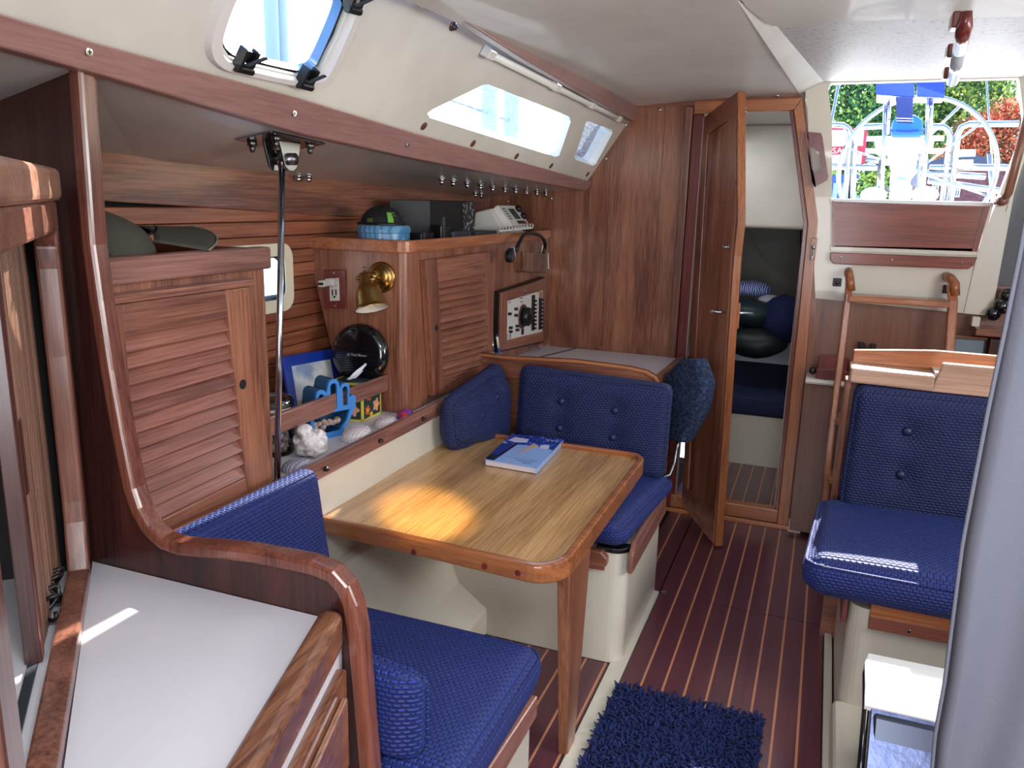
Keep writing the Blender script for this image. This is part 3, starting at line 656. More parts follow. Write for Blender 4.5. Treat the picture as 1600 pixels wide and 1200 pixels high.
louver_door(cc_, q, 14, (.045, .265), fr=(.085, .065, .05, .085), smat=wood('louver_slat_wood_2', (112, 68, 52), (162, 108, 84), 'y', 90))
kl = at(811, 421, X=XF)
k_ = T('key_lock', 'small round chrome key lock under the gooseneck lamp', 'lock', kl)
MB().lathe([(.014, 0), (.014, .004), (.010, .006), (.001, .006)], kl, (1, 0, 0), 16).build('rosette', CHROME, k_, smooth=True)
MB().box(kl.x + .006, kl.x + .0066, kl.y - .002, kl.y + .002, kl.z - .007, kl.z + .007).build('slot', BLACK, k_)
# electrical panel
pn = T('electrical_panel', 'white electrical switch panel with large black rotary switch in a wood frame', 'electrical panel', at(783, 545, X=XF))
XP = XF + .035
q = Q(at(783, 548, X=XP), at(854, 532, X=XP), at(855, 434, X=XP), at(785, 457, X=XP))
w_, h_ = q.w, q.h
q.box(MB(), -.01, w_, -.01, h_ + .005, -.034, -.016).build('box_back', BLACK, pn)
q.box(MB(), 0, .065, 0, h_, -.016, 0).build('frame_stile', WZ, pn, bevel=.003); q.box(MB(), w_ - .05, w_, 0, h_, -.016, 0).build('frame_stile', WZ, pn, bevel=.003)
q.box(MB(), .065, w_ - .05, 0, .045, -.016, 0).build('frame_rail', WY, pn, bevel=.003); q.box(MB(), .065, w_ - .05, h_ - .05, h_, -.016, 0).build('frame_rail', WY, pn, bevel=.003)
fc = q.box(MB(), .06, w_ - .045, .04, h_ - .045, -.014, -.006).build('switch_face', WPL, pn)
fx0, fx1, fz0, fz1 = .065, w_ - .05, .045, h_ - .05; FW, FH = fx1 - fx0, fz1 - fz0
def F(a, b): return fx0 + a * FW, fz0 + b * FH
a, b = F(.42, .50)
MB().lathe([(.055, 0), (.055, .006), (.001, .006)], q.at(a, b, -.006), q.n, 20, sq=(1, 1.0)).build('switch_base', plain('brown_bakelite', (84, 56, 48), .5), fc, smooth=False)
MB().lathe([(.044, .006), (.042, .035), (.034, .04), (.001, .04)], q.at(a, b, -.006), q.n, 20).build('rotary_knob', BLACK, fc, smooth=True, bevel=0)
q.box(MB(), a - .008, a + .03, b - .01, b + .01, .03, .044).build('knob_grip', BLACK, fc, bevel=.002)
for i in range(9):
    a, b = F(.70, .90 - .095 * i); q.box(MB(), a - .013, a + .013, b - .0095, b + .0095, -.006, .002).build('breaker', BLACK, fc)
    if i not in (0,): q.box(MB(), a + .008, a + .020, b - .004, b + .004, .002, .010).build('toggle', BLACK, fc)
for i in range(8):
    a, b = F(.91, .78 - .095 * i); q.box(MB(), a - .013, a + .013, b - .0095, b + .0095, -.006, .002).build('breaker', BLACK, fc)
    q.box(MB(), a + .008, a + .020, b - .004, b + .004, .002, .010).build('toggle', BLACK, fc)
a, b = F(.93, .90); q.box(MB(), a - .02, a + .02, b - .014, b + .014, -.006, -.003).build('meter', plain('meter_brown', (150, 120, 100), .4), fc)
for u_, v_ in ((.09, .30), (.26, .30), (.09, .20), (.26, .20), (.06, .66), (.22, .74), (.22, .58)):
    a, b = F(u_, v_); q.box(MB(), a - .009, a + .009, b - .006, b + .006, -.006, .006).build('rocker', BLACK, fc)
a, b = F(.42, .12); q.box(MB(), a - .012, a + .012, b - .014, b + .014, -.006, -.002).build('rocker', BLACK, fc)
pt = MB()
for i in range(7):
    for j in range(3):
        a, b = F(.03 + .02 * (j % 2), .02 + .018 * i); q.box(pt, a + j * .018, a + j * .018 + .013, b, b + .0018, -.006, -.0055)
for i in range(3):
    a, b = F(.34, .20 + .018 * i); q.box(pt, a, a + .05, b, b + .0018, -.006, -.0055)
for (u_, v_, w2_) in ((.05, .93, .03), (.34, .95, .04), (.36, .86, .03), (.84, .97, .02)):
    a, b = F(u_, v_); q.box(pt, a, a + w2_, b, b + .004, -.006, -.0055)
pt.build('printed_lines', BLACK, fc)['kind'] = 'stuff'
MB().lathe([(.009, 0), (.009, .003), (.001, .004)], q.at(w_ * .48, h_ - .028, 0), q.n, 12).build('frame_lock', CHROME, pn)
MB().tube([q.at(w_ * .68, -.02, -.02), q.at(w_ * .68, -.03, .01), q.at(w_ * .80, -.03, .01), q.at(w_ * .80, -.02, -.02)], .003, 6).build('pull_hook', CHROME, pn)
# outlet plate on left face (Y = YC)
W = lambda u, v, d=0: at(u, v, Y=YC - d)
op = T('power_outlet', 'maroon wood plate with a white power outlet beside the brass lamp', 'outlet', W(524, 480))
q = Q(W(509, 482), W(543, 481), W(541, 421), W(507, 422)); w_, h_ = q.w, q.h
q.box(MB(), 0, w_, 0, h_, 0, .008).build('plate', MARZ, op, bevel=.002)
q.box(MB(), w_ * .28, w_ * .72, h_ * .20, h_ * .80, .008, .011).build('receptacle', WPL, op, bevel=.001)
for a, b in ((.42, .42), (.58, .42)): q.box(MB(), w_ * a - .0025, w_ * a + .0025, h_ * b - .010, h_ * b + .010, .011, .0116).build('slot', BLACK, op)
q.box(MB(), w_ * .5 - .004, w_ * .5 + .004, h_ * .28, h_ * .33, .011, .0116).build('slot', BLACK, op)
for b in (.92, .07): MB().lathe([(.005, 0), (.004, .002), (.001, .002)], q.at(w_ * .5, h_ * b, .008), q.n, 10).build('screw', CHROME, op)
us = T('usb_charger', 'white usb charger plugged into the top of the outlet', 'charger', q.at(w_ * .35, h_ * .6, .011))
q.box(MB(), w_ * .30, w_ * .72, h_ * .60, h_ * .80, .011, .045).build('charger_body', WPL, us, bevel=.006, seg=3)
q.box(MB(), w_ * .02, w_ * .34, h_ * .58, h_ * .76, .02, .048).build('charger_head', WPL, us, bevel=.006, seg=3)
q.box(MB(), w_ * .06, w_ * .30, h_ * .64, h_ * .70, .048, .0485).build('usb_port', BLACK, us)
# brass lamp
lp = T('brass_wall_lamp', 'tilted brass bell-shaped reading lamp on the cabinet end', 'lamp', W(597, 433))
c0 = W(597, 433)
MB().lathe([(.052, 0), (.052, .006), (.046, .010), (.040, .010), (.034, .018), (.022, .024), (.001, .026)], c0, (0, -1, 0), 28).build('wall_plate', BRASS, lp, smooth=True)
jn = at(583, 432, Y=YC - .07)
MB().tube([c0 + V((0, -.02, 0)), c0 + V((-.005, -.05, .0)), jn], .008, 10).ell(jn, (.015, .015, .015), 14).build('swivel_arm', BRASS, lp, smooth=True)
s0 = at(571, 430, Y=YC - .085); s1 = at(581, 483, Y=YC - .11); ax = (s1 - s0).normalized(); Ls = (s1 - s0).length
MB().tube([jn, s0 + ax * .01], .009, 10).build('yoke', BRASS, lp, smooth=True)
MB().lathe([(.004, -.028), (.006, -.026), (.004, -.02), (.004, -.008), (.020, -.006), (.024, .002), (.025, .03), (.030, .036), (.036, .045), (.042, .062), (.046, Ls - .02), (.052, Ls - .006), (.058, Ls), (.056, Ls), (.044, Ls - .02), (.030, .045)], s0, ax, 32).build('bell_shade', BRASS, lp, smooth=True)
MB().lathe([(.036, .05), (.043, Ls - .02), (.055, Ls - .0005), (.050, Ls - .002), (.02, .052)], s0, ax, 24).build('shade_lining', plain('lamp_white', (220, 214, 196), .5), lp, smooth=True)
MB().ell(s0 + ax * .012 + V((-.03, -.0, 0)), (.008, .008, .008), 10).ell(s0 + ax * .012 + V((.028, -.008, 0)), (.011, .011, .011), 10).build('thumb_screw', BRASS, lp, smooth=True)
# gooseneck lamp on a wood block
g0 = at(855, 428, X=XF + .03)
gl = T('gooseneck_lamp', 'black gooseneck lamp mounted on a striped wooden block', 'lamp', g0)
q = Q(at(819, 424, X=XF + .05), at(853, 427, X=XF + .05), at(854, 396, X=XF + .05), at(818, 393, X=XF + .05))
q.box(MB(), 0, q.w, 0, q.h, -.05, 0).build('wood_block', wood('striped_block', (70, 40, 30), (150, 104, 72), 'z', 60, contrast=.9), gl, bevel=.003)
for a, b in ((.8, .8), (.8, .35)): MB().lathe([(.005, 0), (.001, .001)], q.at(q.w * a, q.h * b, .0005), q.n, 8).build('screw_hole', VOID, gl)
gp = [at(u, v, X=x) for u, v, x in [(849, 396, XF + .03), (852, 382, XF + .04), (847, 371, XF + .05), (838, 366, XF + .07), (826, 364, XF + .08), (818, 368, XF + .09), (812, 378, XF + .10), (806, 391, XF + .10)]]
sm = []
for i in range(len(gp) - 1):
    for k in range(4):
        t = k / 4; pm = gp[max(0, i - 1)]; p0 = gp[i]; p1 = gp[i + 1]; p2 = gp[min(len(gp) - 1, i + 2)]
        sm.append(.5 * ((2 * p0) + (p1 - pm) * t + (2 * pm - 5 * p0 + 4 * p1 - p2) * t * t + (3 * p0 - pm - 3 * p1 + p2) * t ** 3))
MB().tube(sm + [gp[-1]], .0085, 10).build('flexible_neck', BLACK, gl, smooth=True)
ha, hb = at(802, 392, X=XF + .10), at(793, 405, X=XF + .10); hd = (hb - ha).normalized()
n_ = V((1, 0, 0)); sd = hd.cross(n_).normalized()
qq = Q(ha - sd * -.022 , ha + sd * -.022, ha + sd * -.022 + hd * .02, ha - sd * -.022 + hd * .02)
MB().hexa([ha + sd * .02 - n_ * .01, ha - sd * .02 - n_ * .01, ha - sd * .02 + n_ * .01, ha + sd * .02 + n_ * .01, ha + sd * .021 + hd * .018 - n_ * .012, ha - sd * .021 + hd * .018 - n_ * .012, ha - sd * .021 + hd * .018 + n_ * .012, ha + sd * .021 + hd * .018 + n_ * .012]).build('silver_collar', SILVER, gl, bevel=.002)
hp_ = []
for i in range(13):
    t = PI * i / 12; hp_.append(ha + hd * (.045 + .026 * math.sin(t)) + sd * .026 * math.cos(t) - n_ * .012)
hp_ = [ha + sd * .024 + hd * .018 - n_ * .012] + hp_ + [ha - sd * .024 + hd * .018 - n_ * .012]
MB().prism(hp_, n_ * .024).build('lamp_head', BLACK, gl, bevel=.003)
MB().lathe([(.015, 0), (.015, .002), (.012, .002), (.001, .0)], ha + hd * .045 + n_ * .012, n_, 16).build('lens_ring', DGREY, gl)
tag(MB().tube([at(846, 397, X=XF + .004), at(848, 384, X=XF + .004)], .004, 6).tube([at(856, 396, X=XF + .004), at(857, 420, X=XF + .004)], .004, 6).build('lamp_wire', WPL), 'short white wire behind the striped lamp block', 'wire')
# things on cabinet tops
ZT = 1.342
c0 = V((-1.47, 2.47, ZT)); 
c0 = at(598, 368, X=-1.40); c0.z = 1.362; 
tb = T('round_tin', 'round pale blue patterned tin with a cap resting on its lid', 'tin', V((-1.44, 2.47, 1.341)))
tinm = twotone('tin_print', [(60, 120, 160), (150, 196, 214), (110, 80, 90), (90, 150, 190)], 14, .3, 'wave', coat=.5)
MB().lathe([(.088, 0), (.09, .003), (.09, .038), (.001, .038)], V((-1.44, 2.47, 1.341)), n=36).build('tin_body', tinm, tb, smooth=False, bevel=.002)
MB().lathe([(.001, .038), (.0925, .038), (.0935, .05), (.090, .060), (.084, .064), (.001, .064)], V((-1.44, 2.47, 1.341)), n=36).build('lid', tinm, tb, smooth=False, bevel=.002)
hc_ = V((-1.46, 2.49, 1.405))
sc_ = T('headscarf_cap', 'black cap with lime green patches sitting on the blue tin', 'cap', hc_)
MB().grid(lambda u, v: hc_ + V((.075 * math.cos(2 * PI * u) * math.cos(v * PI / 2) * (1 + .05 * math.sin(9 * u * PI)), .075 * math.sin(2 * PI * u) * math.cos(v * PI / 2), .062 * math.sin(v * PI / 2) * (1 + .06 * math.sin(7 * PI * u)))), 28, 8).build('crown', plain('black_cloth', (16, 18, 22), .8, bump=.3), sc_, smooth=True)
MB().grid(lambda u, v: hc_ + V(((.077) * math.cos(-.75 + .5 * u) * math.cos((.1 + .6 * v)), .077 * math.sin(-.75 + .5 * u) * math.cos(.1 + .6 * v), .0655 * math.sin(.1 + .6 * v))), 6, 6).build('green_patch', plain('lime', (110, 170, 60), .7), sc_, smooth=True)
MB().grid(lambda u, v: hc_ + V(((.077) * math.cos(-1.75 + .3 * u) * math.cos((.05 + .3 * v)), .077 * math.sin(-1.75 + .3 * u) * math.cos(.05 + .3 * v), .0655 * math.sin(.05 + .3 * v))), 6, 6).build('green_patch', plain('olive_green', (60, 90, 50), .7), sc_, smooth=True)
MB().tube([hc_ + V((.08 * math.cos(t), .08 * math.sin(t), .003)) for t in [i * PI / 12 for i in range(24)]], .006, 6, closed=True).build('rim', BLACK, sc_, smooth=True)
bx = T('black_box', 'large black box standing behind gadgets on the cabinet top', 'box', (-1.5, 2.95, ZT))
MB().hexa([(-1.56, 2.72, ZT), (-1.43, 2.80, ZT), (-1.43, 3.22, ZT), (-1.58, 3.22, ZT), (-1.56, 2.72, 1.49), (-1.43, 2.80, 1.49), (-1.43, 3.22, 1.49), (-1.58, 3.22, 1.49)]).build('carton', plain('black_card', (14, 15, 18), .5), bx, bevel=.002)
MB().box(-1.429, -1.4285, 3.10, 3.215, 1.35, 1.485).build('printed_side', twotone('speckled_print', [(30, 32, 36), (150, 155, 160)], 60, .5, stops=[.55, .62]), bx)
for nm, lb, ct, (x0, x1, y0, y1, z0, z1), mt in [
    ('phone_mount', 'black phone mount lying in front of the black box', 'mount', (-1.39, -1.34, 2.72, 2.80, ZT, ZT + .06), BLACK),
    ('card_reader', 'flat black gadget lying along the edge of the cabinet top', 'gadget', (-1.42, -1.33, 2.80, 2.97, ZT, ZT + .035), DGREY),
    ('notebook', 'thin dark notebook lying beside the black box', 'notebook', (-1.42, -1.33, 3.02, 3.24, ZT, ZT + .028), DGREY),
    ('camera_case', 'small black case beside the blue tin', 'case', (-1.44, -1.35, 2.58, 2.68, ZT, ZT + .035), BLACK)]:
    t = T(nm, lb, ct, ((x0 + x1) / 2, (y0 + y1) / 2, z0))
    MB().box(x0, x1, y0, y1, z0, z1).build('body', mt, t, bevel=.005)
    MB().box(x1 - .012, x1 + .001, y0 + .015, y0 + .03, z0 + .008, z1 + (.03 if nm == 'phone_mount' else .001)).build('clip', DGREY, t, bevel=.002)
# radio
rd = T('marine_radio', 'white marine radio handset unit tilted on the cabinet top by the bulkhead', 'radio', (-1.42, 3.5, ZT))
MB().hexa([(-1.50, 3.36, ZT), (-1.34, 3.36, ZT), (-1.34, 3.62, ZT), (-1.50, 3.62, ZT), (-1.50, 3.38, 1.44), (-1.42, 3.38, 1.46), (-1.42, 3.60, 1.46), (-1.50, 3.60, 1.44)]).build('mount_body', WPL, rd, bevel=.006)
q = Q(V((-1.335, 3.43, 1.385)), V((-1.325, 3.64, 1.385)), V((-1.395, 3.62, 1.475)), V((-1.405, 3.41, 1.475)))
q.box(MB(), 0, q.w, 0, q.h, -.035, 0).build('faceplate', WPL, rd, bevel=.004)
q.box(MB(), -.012, q.w * .9, -.006, q.h, -.05, -.036).build('gasket', BLACK, rd, bevel=.004)
q.box(MB(), q.w * .42, q.w * .72, q.h * .32, q.h * .82, 0, .002).build('display', plain('lcd', (60, 66, 62), .3), rd)
for i in range(5): q.box(MB(), q.w * .12, q.w * .28, q.h * (.32 + .12 * i), q.h * (.36 + .12 * i), 0, .0015).build('button', DGREY, rd)
for i in range(4): q.box(MB(), q.w * (.40 + .12 * i), q.w * (.49 + .12 * i), q.h * .08, q.h * .22, 0, .004).build('button', plain('red_button', (170, 60, 50), .4) if i == 3 else DGREY, rd)
for b in (.78, .42): MB().lathe([(.016, 0), (.015, .018), (.001, .018)], q.at(q.w * .9, q.h * b, 0), q.n, 14).build('knob', BLACK, rd, smooth=True)
crd = [V((-1.31, 3.20 + .42 * (i / 60), 1.372 + .010 * (i / 60) + .0 * i)) + V((.012 * math.cos(i * 1.2) * (.4 + .6 * i / 60), 0, .012 * math.sin(i * 1.2) * (.4 + .6 * i / 60))) for i in range(61)]
cdo = MB().tube(crd, .004, 6).build('coiled_cord', WPL, smooth=True); tag(cdo, 'white coiled cord in front of the white radio', 'cord')
# cap on left cabinet
cx = V((-1.44, 1.285, 1.347))
hat = T('baseball_cap', 'olive green baseball cap with curved brim on the left louvered cabinet', 'cap', cx)
OL = plain('olive_cloth', (62, 58, 48), .85, bump=.2, bscale=120)
MB().grid(lambda u, v: cx + V((.12 * math.cos(2 * PI * u) * math.cos(v * PI / 2), .13 * math.sin(2 * PI * u) * math.cos(v * PI / 2) - .02, .02 + .098 * math.sin(v * PI / 2) * (1 - .15 * math.sin(2 * PI * u)))), 32, 10).build('crown', OL, hat, smooth=True)
def brim(u, v):
    a = (u - .5) * 1.9; rad = .115 + .15 * v * math.cos(a * .75)
    return cx + V((rad * math.sin(a) * (1 - .12 * v), rad * math.cos(a) - .01 + .02 * v, .036 + .040 * math.cos(a * 1.35) * (1 - .15 * v) - .022 * v * abs(math.sin(a))))
b_ = MB(); b_.grid(brim, 20, 8); o_ = b_.build('brim', OL, hat, smooth=True); sm_ = o_.modifiers.new('t', 'SOLIDIFY'); sm_.thickness = .003
MB().tube([brim(i / 20, 1) for i in range(21)], .0025, 6).build('brim_edge', plain('light_olive', (120, 114, 98), .8), hat, smooth=True)
MB().tube([cx + V((.112 * math.cos(a), .01 + .02 + .03 * math.sin(a * 3), .07 + .015 * math.cos(a * 3))) for a in [.2 + .12 * i for i in range(8)]], .003, 6).build('emblem', BLACK, hat, smooth=True)
gc = V((-1.36, 1.23, 1.371)); gc.z = 1.372 - .03
gs = T('glasses_case', 'black soft case with a grey panel under the cap brim', 'case', gc)
MB().ell(gc + V((0, -.01, .034)), (.030, .085, .028), 18).build('case_shell', BLACK, gs, smooth=True)
MB().ell(gc + V((.004, .035, .037)), (.028, .034, .018), 14).build('grey_panel', DGREY, gs, smooth=True)
# ================================================================== SHELF AND LEDGE
S(MB().box(-1.70, -1.235, 1.125, 3.30, .735, ZS).build('wall_dinette_ledge', WHITE_LAM, bevel=.002))
S(MB().box(-1.262, -1.245, 1.135, 3.30, .40, .735).build('wall_dinette_side', CREAM))
r0, r1 = 1.125, 3.30
rp_ = at(495, 742, X=-1.235); 
lr = T('ledge_rail', 'long wood fiddle rail along the white dinette ledge with black peg buttons', 'rail', (-1.235, 2.2, .73))
MB().box(-1.250, -1.232, r0, r1, .738, .790).build('rail_board', RAILY, lr, bevel=.004)
for u, v in ((508, 745), (593, 700), (660, 664)):
    p = at(u, v, X=-1.231); p.z = .762
    MB().lathe([(.007, 0), (.007, .008), (.004, .009), (.004, .013), (.001, .013)], p, (1, 0, 0), 12).build('snap_button', BLACK, lr, smooth=True)
for u, v in ((490, 748), (601, 692), (683, 645)):
    p = at(u, v, X=-1.231); p.z = .766
    MB().lathe([(.004, 0), (.001, .001)], p, (1, 0, 0), 8).build('screw_head', CHROME, lr)
f0, f1 = at(427, 651, X=-1.37), at(609, 586, X=-1.37)
ff = T('shelf_fiddle', 'raised wooden retaining rail between the two cabinets', 'rail', (-1.37, 2.0, .84))
za = (at(427, 672, X=-1.37).z); 
MB().hexa([(-1.385, 1.655, .848), (-1.370, 1.655, .848), (-1.370, YC, .842), (-1.385, YC, .842), (-1.385, 1.655, .905), (-1.370, 1.655, .905), (-1.370, YC, .900), (-1.385, YC, .900)]).build('board', RAILY, ff, bevel=.004)
# bolts under the deck
def deckz(x, y):
    # interpolate underside between trim bottom and hull top
    bz = None
    for a, b in zip(bpts[:-1], bpts[1:]):
        if a.y <= y <= b.y: t = (y - a.y) / (b.y - a.y); q_ = a + (b - a) * t; bz = q_; break
    if bz is None: bz = bpts[-1]
    hz_ = ext(a0, a1, y).z - .004; t = (x - bz.x) / (-1.72 - bz.x); return bz.z + .004 + (hz_ - bz.z) * t
def under(u, v):
    best = None
    for it in range(400):
        y = 1.3 + it * .0075
        if y > 3.84: break
        p = at(u, v, Y=y); e = abs(p.z - deckz(p.x, y)) if -1.71 < p.x < -1.0 else 9
        if best is None or e < best[0]: best = (e, p)
    return best[1]
# tie rod
pb_ = at(433, 757, Z=.767); pc = under(440, 219)
tr = T('tie_rod', 'polished steel chainplate tie rod from side deck to ledge', 'rod', pb_)
MB().tube([pb_, pc - V((0, 0, .05))], .0085, 14).build('rod', CHROME, tr, smooth=True)
MB().lathe([(.022, 0), (.022, .004), (.014, .006), (.012, .012), (.001, .012)], pb_ + V((0, 0, -.001)), n=18).build('foot_flange', CHROME, tr, smooth=True)
hk = [(690, 279), (708, 282), (730, 285), (751, 288), (770, 291), (789, 294), (806, 295), (823, 297), (839, 299), (853, 302)]
words = ['first', 'second', 'third', 'fourth', 'fifth', 'sixth', 'seventh', 'eighth', 'ninth', 'tenth']
def nut(u, v, lab, grp, s_=1.4):
    p = under(u, v); t = T('deck_bolt', lab, 'bolt', p, grp); p = V((p.x, p.y, deckz(p.x, p.y)))
    MB().lathe([(.014 * s_, 0), (.014 * s_, -.002), (.001, -.002)], p, n=14).build('washer', DCHROME, t)
    MB().lathe([(.009 * s_, -.002), (.009 * s_, -.010), (.006 * s_, -.011), (.0075 * s_, -.016), (.005 * s_, -.024), (.001, -.026)], p, n=12).build('cap_nut', CHROME, t, smooth=True)
for i, (u, v) in enumerate(hk): nut(u, v - 1, '%s chrome cap nut from the left in the long row under the side deck' % words[i], 'cap nuts in the row under the side deck')
for (u, v, l) in ((466, 272, 'chrome cap nut right of the tie rod, left of a close pair'), (482, 273, 'chrome cap nut right of the tie rod, right of a close pair'), (743, 300, 'small cap nut at the back above the black box, left of two'), (752, 301, 'small cap nut at the back above the black box, right of two')):
    nut(u, v, l, 'cap nuts at the back of the side deck', 1.3)
Dz = lambda dx, dy: V((pc.x + dx, pc.y + dy, deckz(pc.x + dx, pc.y + dy)))
D4 = [Dz(-.055, -.11), Dz(.055, -.11), Dz(.055, .11), Dz(-.055, .11)]
MB().hexa([p - V((0, 0, .006)) for p in D4] + [p - V((0, 0, .0005)) for p in D4]).build('deck_plate', CHROME, tr, bevel=.001)
uz = deckz(pc.x, pc.y) - .004
for s_ in (-1, 1):
    MB().prism([(pc.x + s_ * .020, pc.y - .045, uz), (pc.x + s_ * .020, pc.y + .045, uz), (pc.x + s_ * .020, pc.y + .024, uz - .062), (pc.x + s_ * .020, pc.y + .010, uz - .072), (pc.x + s_ * .020, pc.y - .010, uz - .072), (pc.x + s_ * .020, pc.y - .024, uz - .062)], (s_ * .007, 0, 0)).build('clevis_ear', DCHROME, tr, bevel=.002)
MB().tube([V((pc.x - .036, pc.y, uz - .042)), V((pc.x + .040, pc.y, uz - .042))], .015, 16).build('clevis_pin', DCHROME, tr, smooth=True)
MB().lathe([(.010, -.07), (.0145, -.05), (.0145, -.02), (.001, -.02)], V((pc.x, pc.y, uz)), n=14).build('rod_eye', CHROME, tr, smooth=True)
for dx, dy in ((-.036, -.07), (.036, -.07), (-.036, .07), (.036, .07)):
    MB().lathe([(.012, 0), (.012, -.012), (.007, -.011), (.008, -.018), (.005, -.026), (.001, -.028)], Dz(dx, dy) - V((0, 0, .005)), n=12).build('bolt', DCHROME, tr, smooth=True)
# trim screws
for u, v, l in ((138, 81, 'cross-head screw in the side deck trim, nearest the viewer'), (459, 177, 'screw in the side deck trim above the tie rod'), (636, 226, 'screw in the side deck trim left of the fixed window'), (905, 287, 'screw at the far end of the side deck trim')):
    p = at(u, v, pl=(tpts[1] + inn, csn)); p.x += .002
    s1 = T('trim_screw', l, 'screw', p)
    MB().lathe([(.0075, -.003), (.007, .001), (.001, .0012)], p, (1, 0, -.1), 12).build('screw_head', CHROME, s1)
    MB().box(p.x + .001, p.x + .0016, p.y - .004, p.y + .004, p.z - .001, p.z + .001).box(p.x + .001, p.x + .0016, p.y - .001, p.y + .001, p.z - .004, p.z + .004).build('cross_slot', BLACK, s1)
# small hull window
FRAME = plain('ivory_window_frame', (226, 216, 190), .35, coat=.2)
HXW = -1.66
q = Q((HXW + .004, WY0 + .02, WZ0), (HXW + .004, WY1, WZ0 - .0), (HXW + .004, WY1, WZ1 + .01), (HXW + .004, WY0 + .02, WZ1 + .01))
wf = MB(); plate(wf, rrect(q, -.06, q.w + .040, -.040, q.h + .040, .05), [rrect(q, 0, q.w, 0, q.h, .035)], (.014, 0, 0))
w1 = S(wf.build('window_1', FRAME, bevel=.003))
m = MB(); a_, b_ = rrect(q, 0, q.w, 0, q.h, .035, .01), rrect(q, .008, q.w - .008, .008, q.h - .008, .03, -.006)
n = len(a_); m.add(a_ + b_, [(i, (i + 1) % n, (i + 1) % n + n, i + n) for i in range(n)]); m.build('window_reveal', plain('black_rubber', (20, 24, 34), .5), w1)
m = MB(); m.add(b_, [tuple(range(n))]); m.build('pane', glassm('small_glass'), w1)
# opening port (hatch) in the cabin side
off = csn * .010
n = len(hatch_out)
def ring(mb, f0, f1, d0, d1):
    def sm(pts):
        o = []
        for i in range(len(pts)):
            p0, p1, p2, p3 = pts[i - 1], pts[i], pts[(i + 1) % len(pts)], pts[(i + 2) % len(pts)]
            for k in range(4):
                t = k / 4; o.append(.5 * ((2 * p1) + (p2 - p0) * t + (2 * p0 - 5 * p1 + 4 * p2 - p3) * t * t + (3 * p1 - p0 - 3 * p2 + p3) * t ** 3))
        return o
    A = [p + csn * d0 for p in sm(shr(hatch_out, f0))]; Bq = [p + csn * d1 for p in sm(shr(hatch_out, f1))]; k = len(A)
    mb.add(A + Bq, [(i, (i + 1) % k, (i + 1) % k + k, i + k) for i in range(k)]); return mb
w2o = S(ring(ring(ring(MB(), 1.0, .97, 0, .014), .97, .86, .014, .016), .86, .80, .016, -.012).build('window_2', plain('pale_port_frame', (214, 208, 204), .3, coat=.3), smooth=True))
ring(ring(MB(), .80, .775, -.012, -.02), .775, .75, -.02, -.012).build('black_gasket', BLACK, w2o, smooth=True)
ring(MB(), .75, .70, -.012, -.03).build('clear_rim', plain('blue_tint_rim', (110, 160, 220), .2, coat=.5), w2o, smooth=True)
m = MB(); hv = shr(hatch_out, .76); m.add([p - csn * .03 for p in hv], [tuple(range(len(hv)))]); m.build('pane', glassm('hatch_glass', (.9, .98, 1.0)), w2o)
def latch(u, v, du, dv_, nm):
    p = P(u, v) + csn * .014; a = (P(u + 30, v + 8) - P(u, v)).normalized(); b = csn.cross(a).normalized()
    if b.z < 0: b = -b
    t = MB()
    def bx(a0, a1, b0, b1, d0, d1): t.hexa([p + a * x + b * y + csn * z for x, y, z in ((a0, b0, d0), (a1, b0, d0), (a1, b1, d0), (a0, b1, d0), (a0, b0, d1), (a1, b0, d1), (a1, b1, d1), (a0, b1, d1))])
    bx(-.022, -.014, -.01, .035, -.01, .014); bx(.014, .022, -.01, .035, -.01, .010); bx(-.014, .014, .004, .030, -.008, .0)
    o = t.build('latch', BLACK, w2o, bevel=.002)
    t2 = MB().tube([p - a * .023 + csn * .005 - b * .008, p + a * .023 + csn * .005 - b * .008], .009, 12); t2.build('latch_barrel', BLACK, o)
    MB().hexa([p + a * x + b * y + csn * z for x, y, z in ((-.012, 0, .006), (.0, 0, .006), (.030, .030, .020), (.018, .034, .020), (-.012, .004, .016), (.0, .004, .016), (.030, .034, .026), (.018, .038, .026))]).build('latch_lever', DGREY, o, bevel=.002)
latch(374, 95, 0, 0, 'l'); latch(470, 122, 0, 0, 'r'); latch(545, 3, 0, 0, 't')
for nm, pts in (('window_3', w2), ('window_4', w3)):
    c_ = sum(pts, V()) / len(pts); m = MB(); k = len(pts)
    A = pts; Bq = [c_ + (p - c_) * .97 - csn * .034 for p in pts]
    m.add(A + Bq, [(i, (i + 1) % k, (i + 1) % k + k, i + k) for i in range(k)])
    wo = S(m.build(nm, plain('white_reveal', (236, 240, 240), .4)))
    m = MB(); m.add(Bq, [tuple(range(k))]); m.build('pane', GLASS, wo)
caps = ['leftmost brown plastic screw cap below the fixed side window', 'second brown screw cap from the left below the fixed side window', 'third brown screw cap, below the middle of the fixed side window', 'fourth brown screw cap, below the right end of the fixed side window', 'brown screw cap below the small trapezoid window at the bulkhead']
for (u, v), l in zip(((662, 197), (739, 224), (807, 244), (861, 259), (918, 272)), caps):
    tag(MB().lathe([(.013, 0), (.013, .002), (.008, .004), (.001, .004)], P(u, v), csn, 14).build('screw_cap', plain('brown_cap', (96, 60, 48), .4), smooth=False), l, 'screw cap', 'brown screw caps under the side windows')
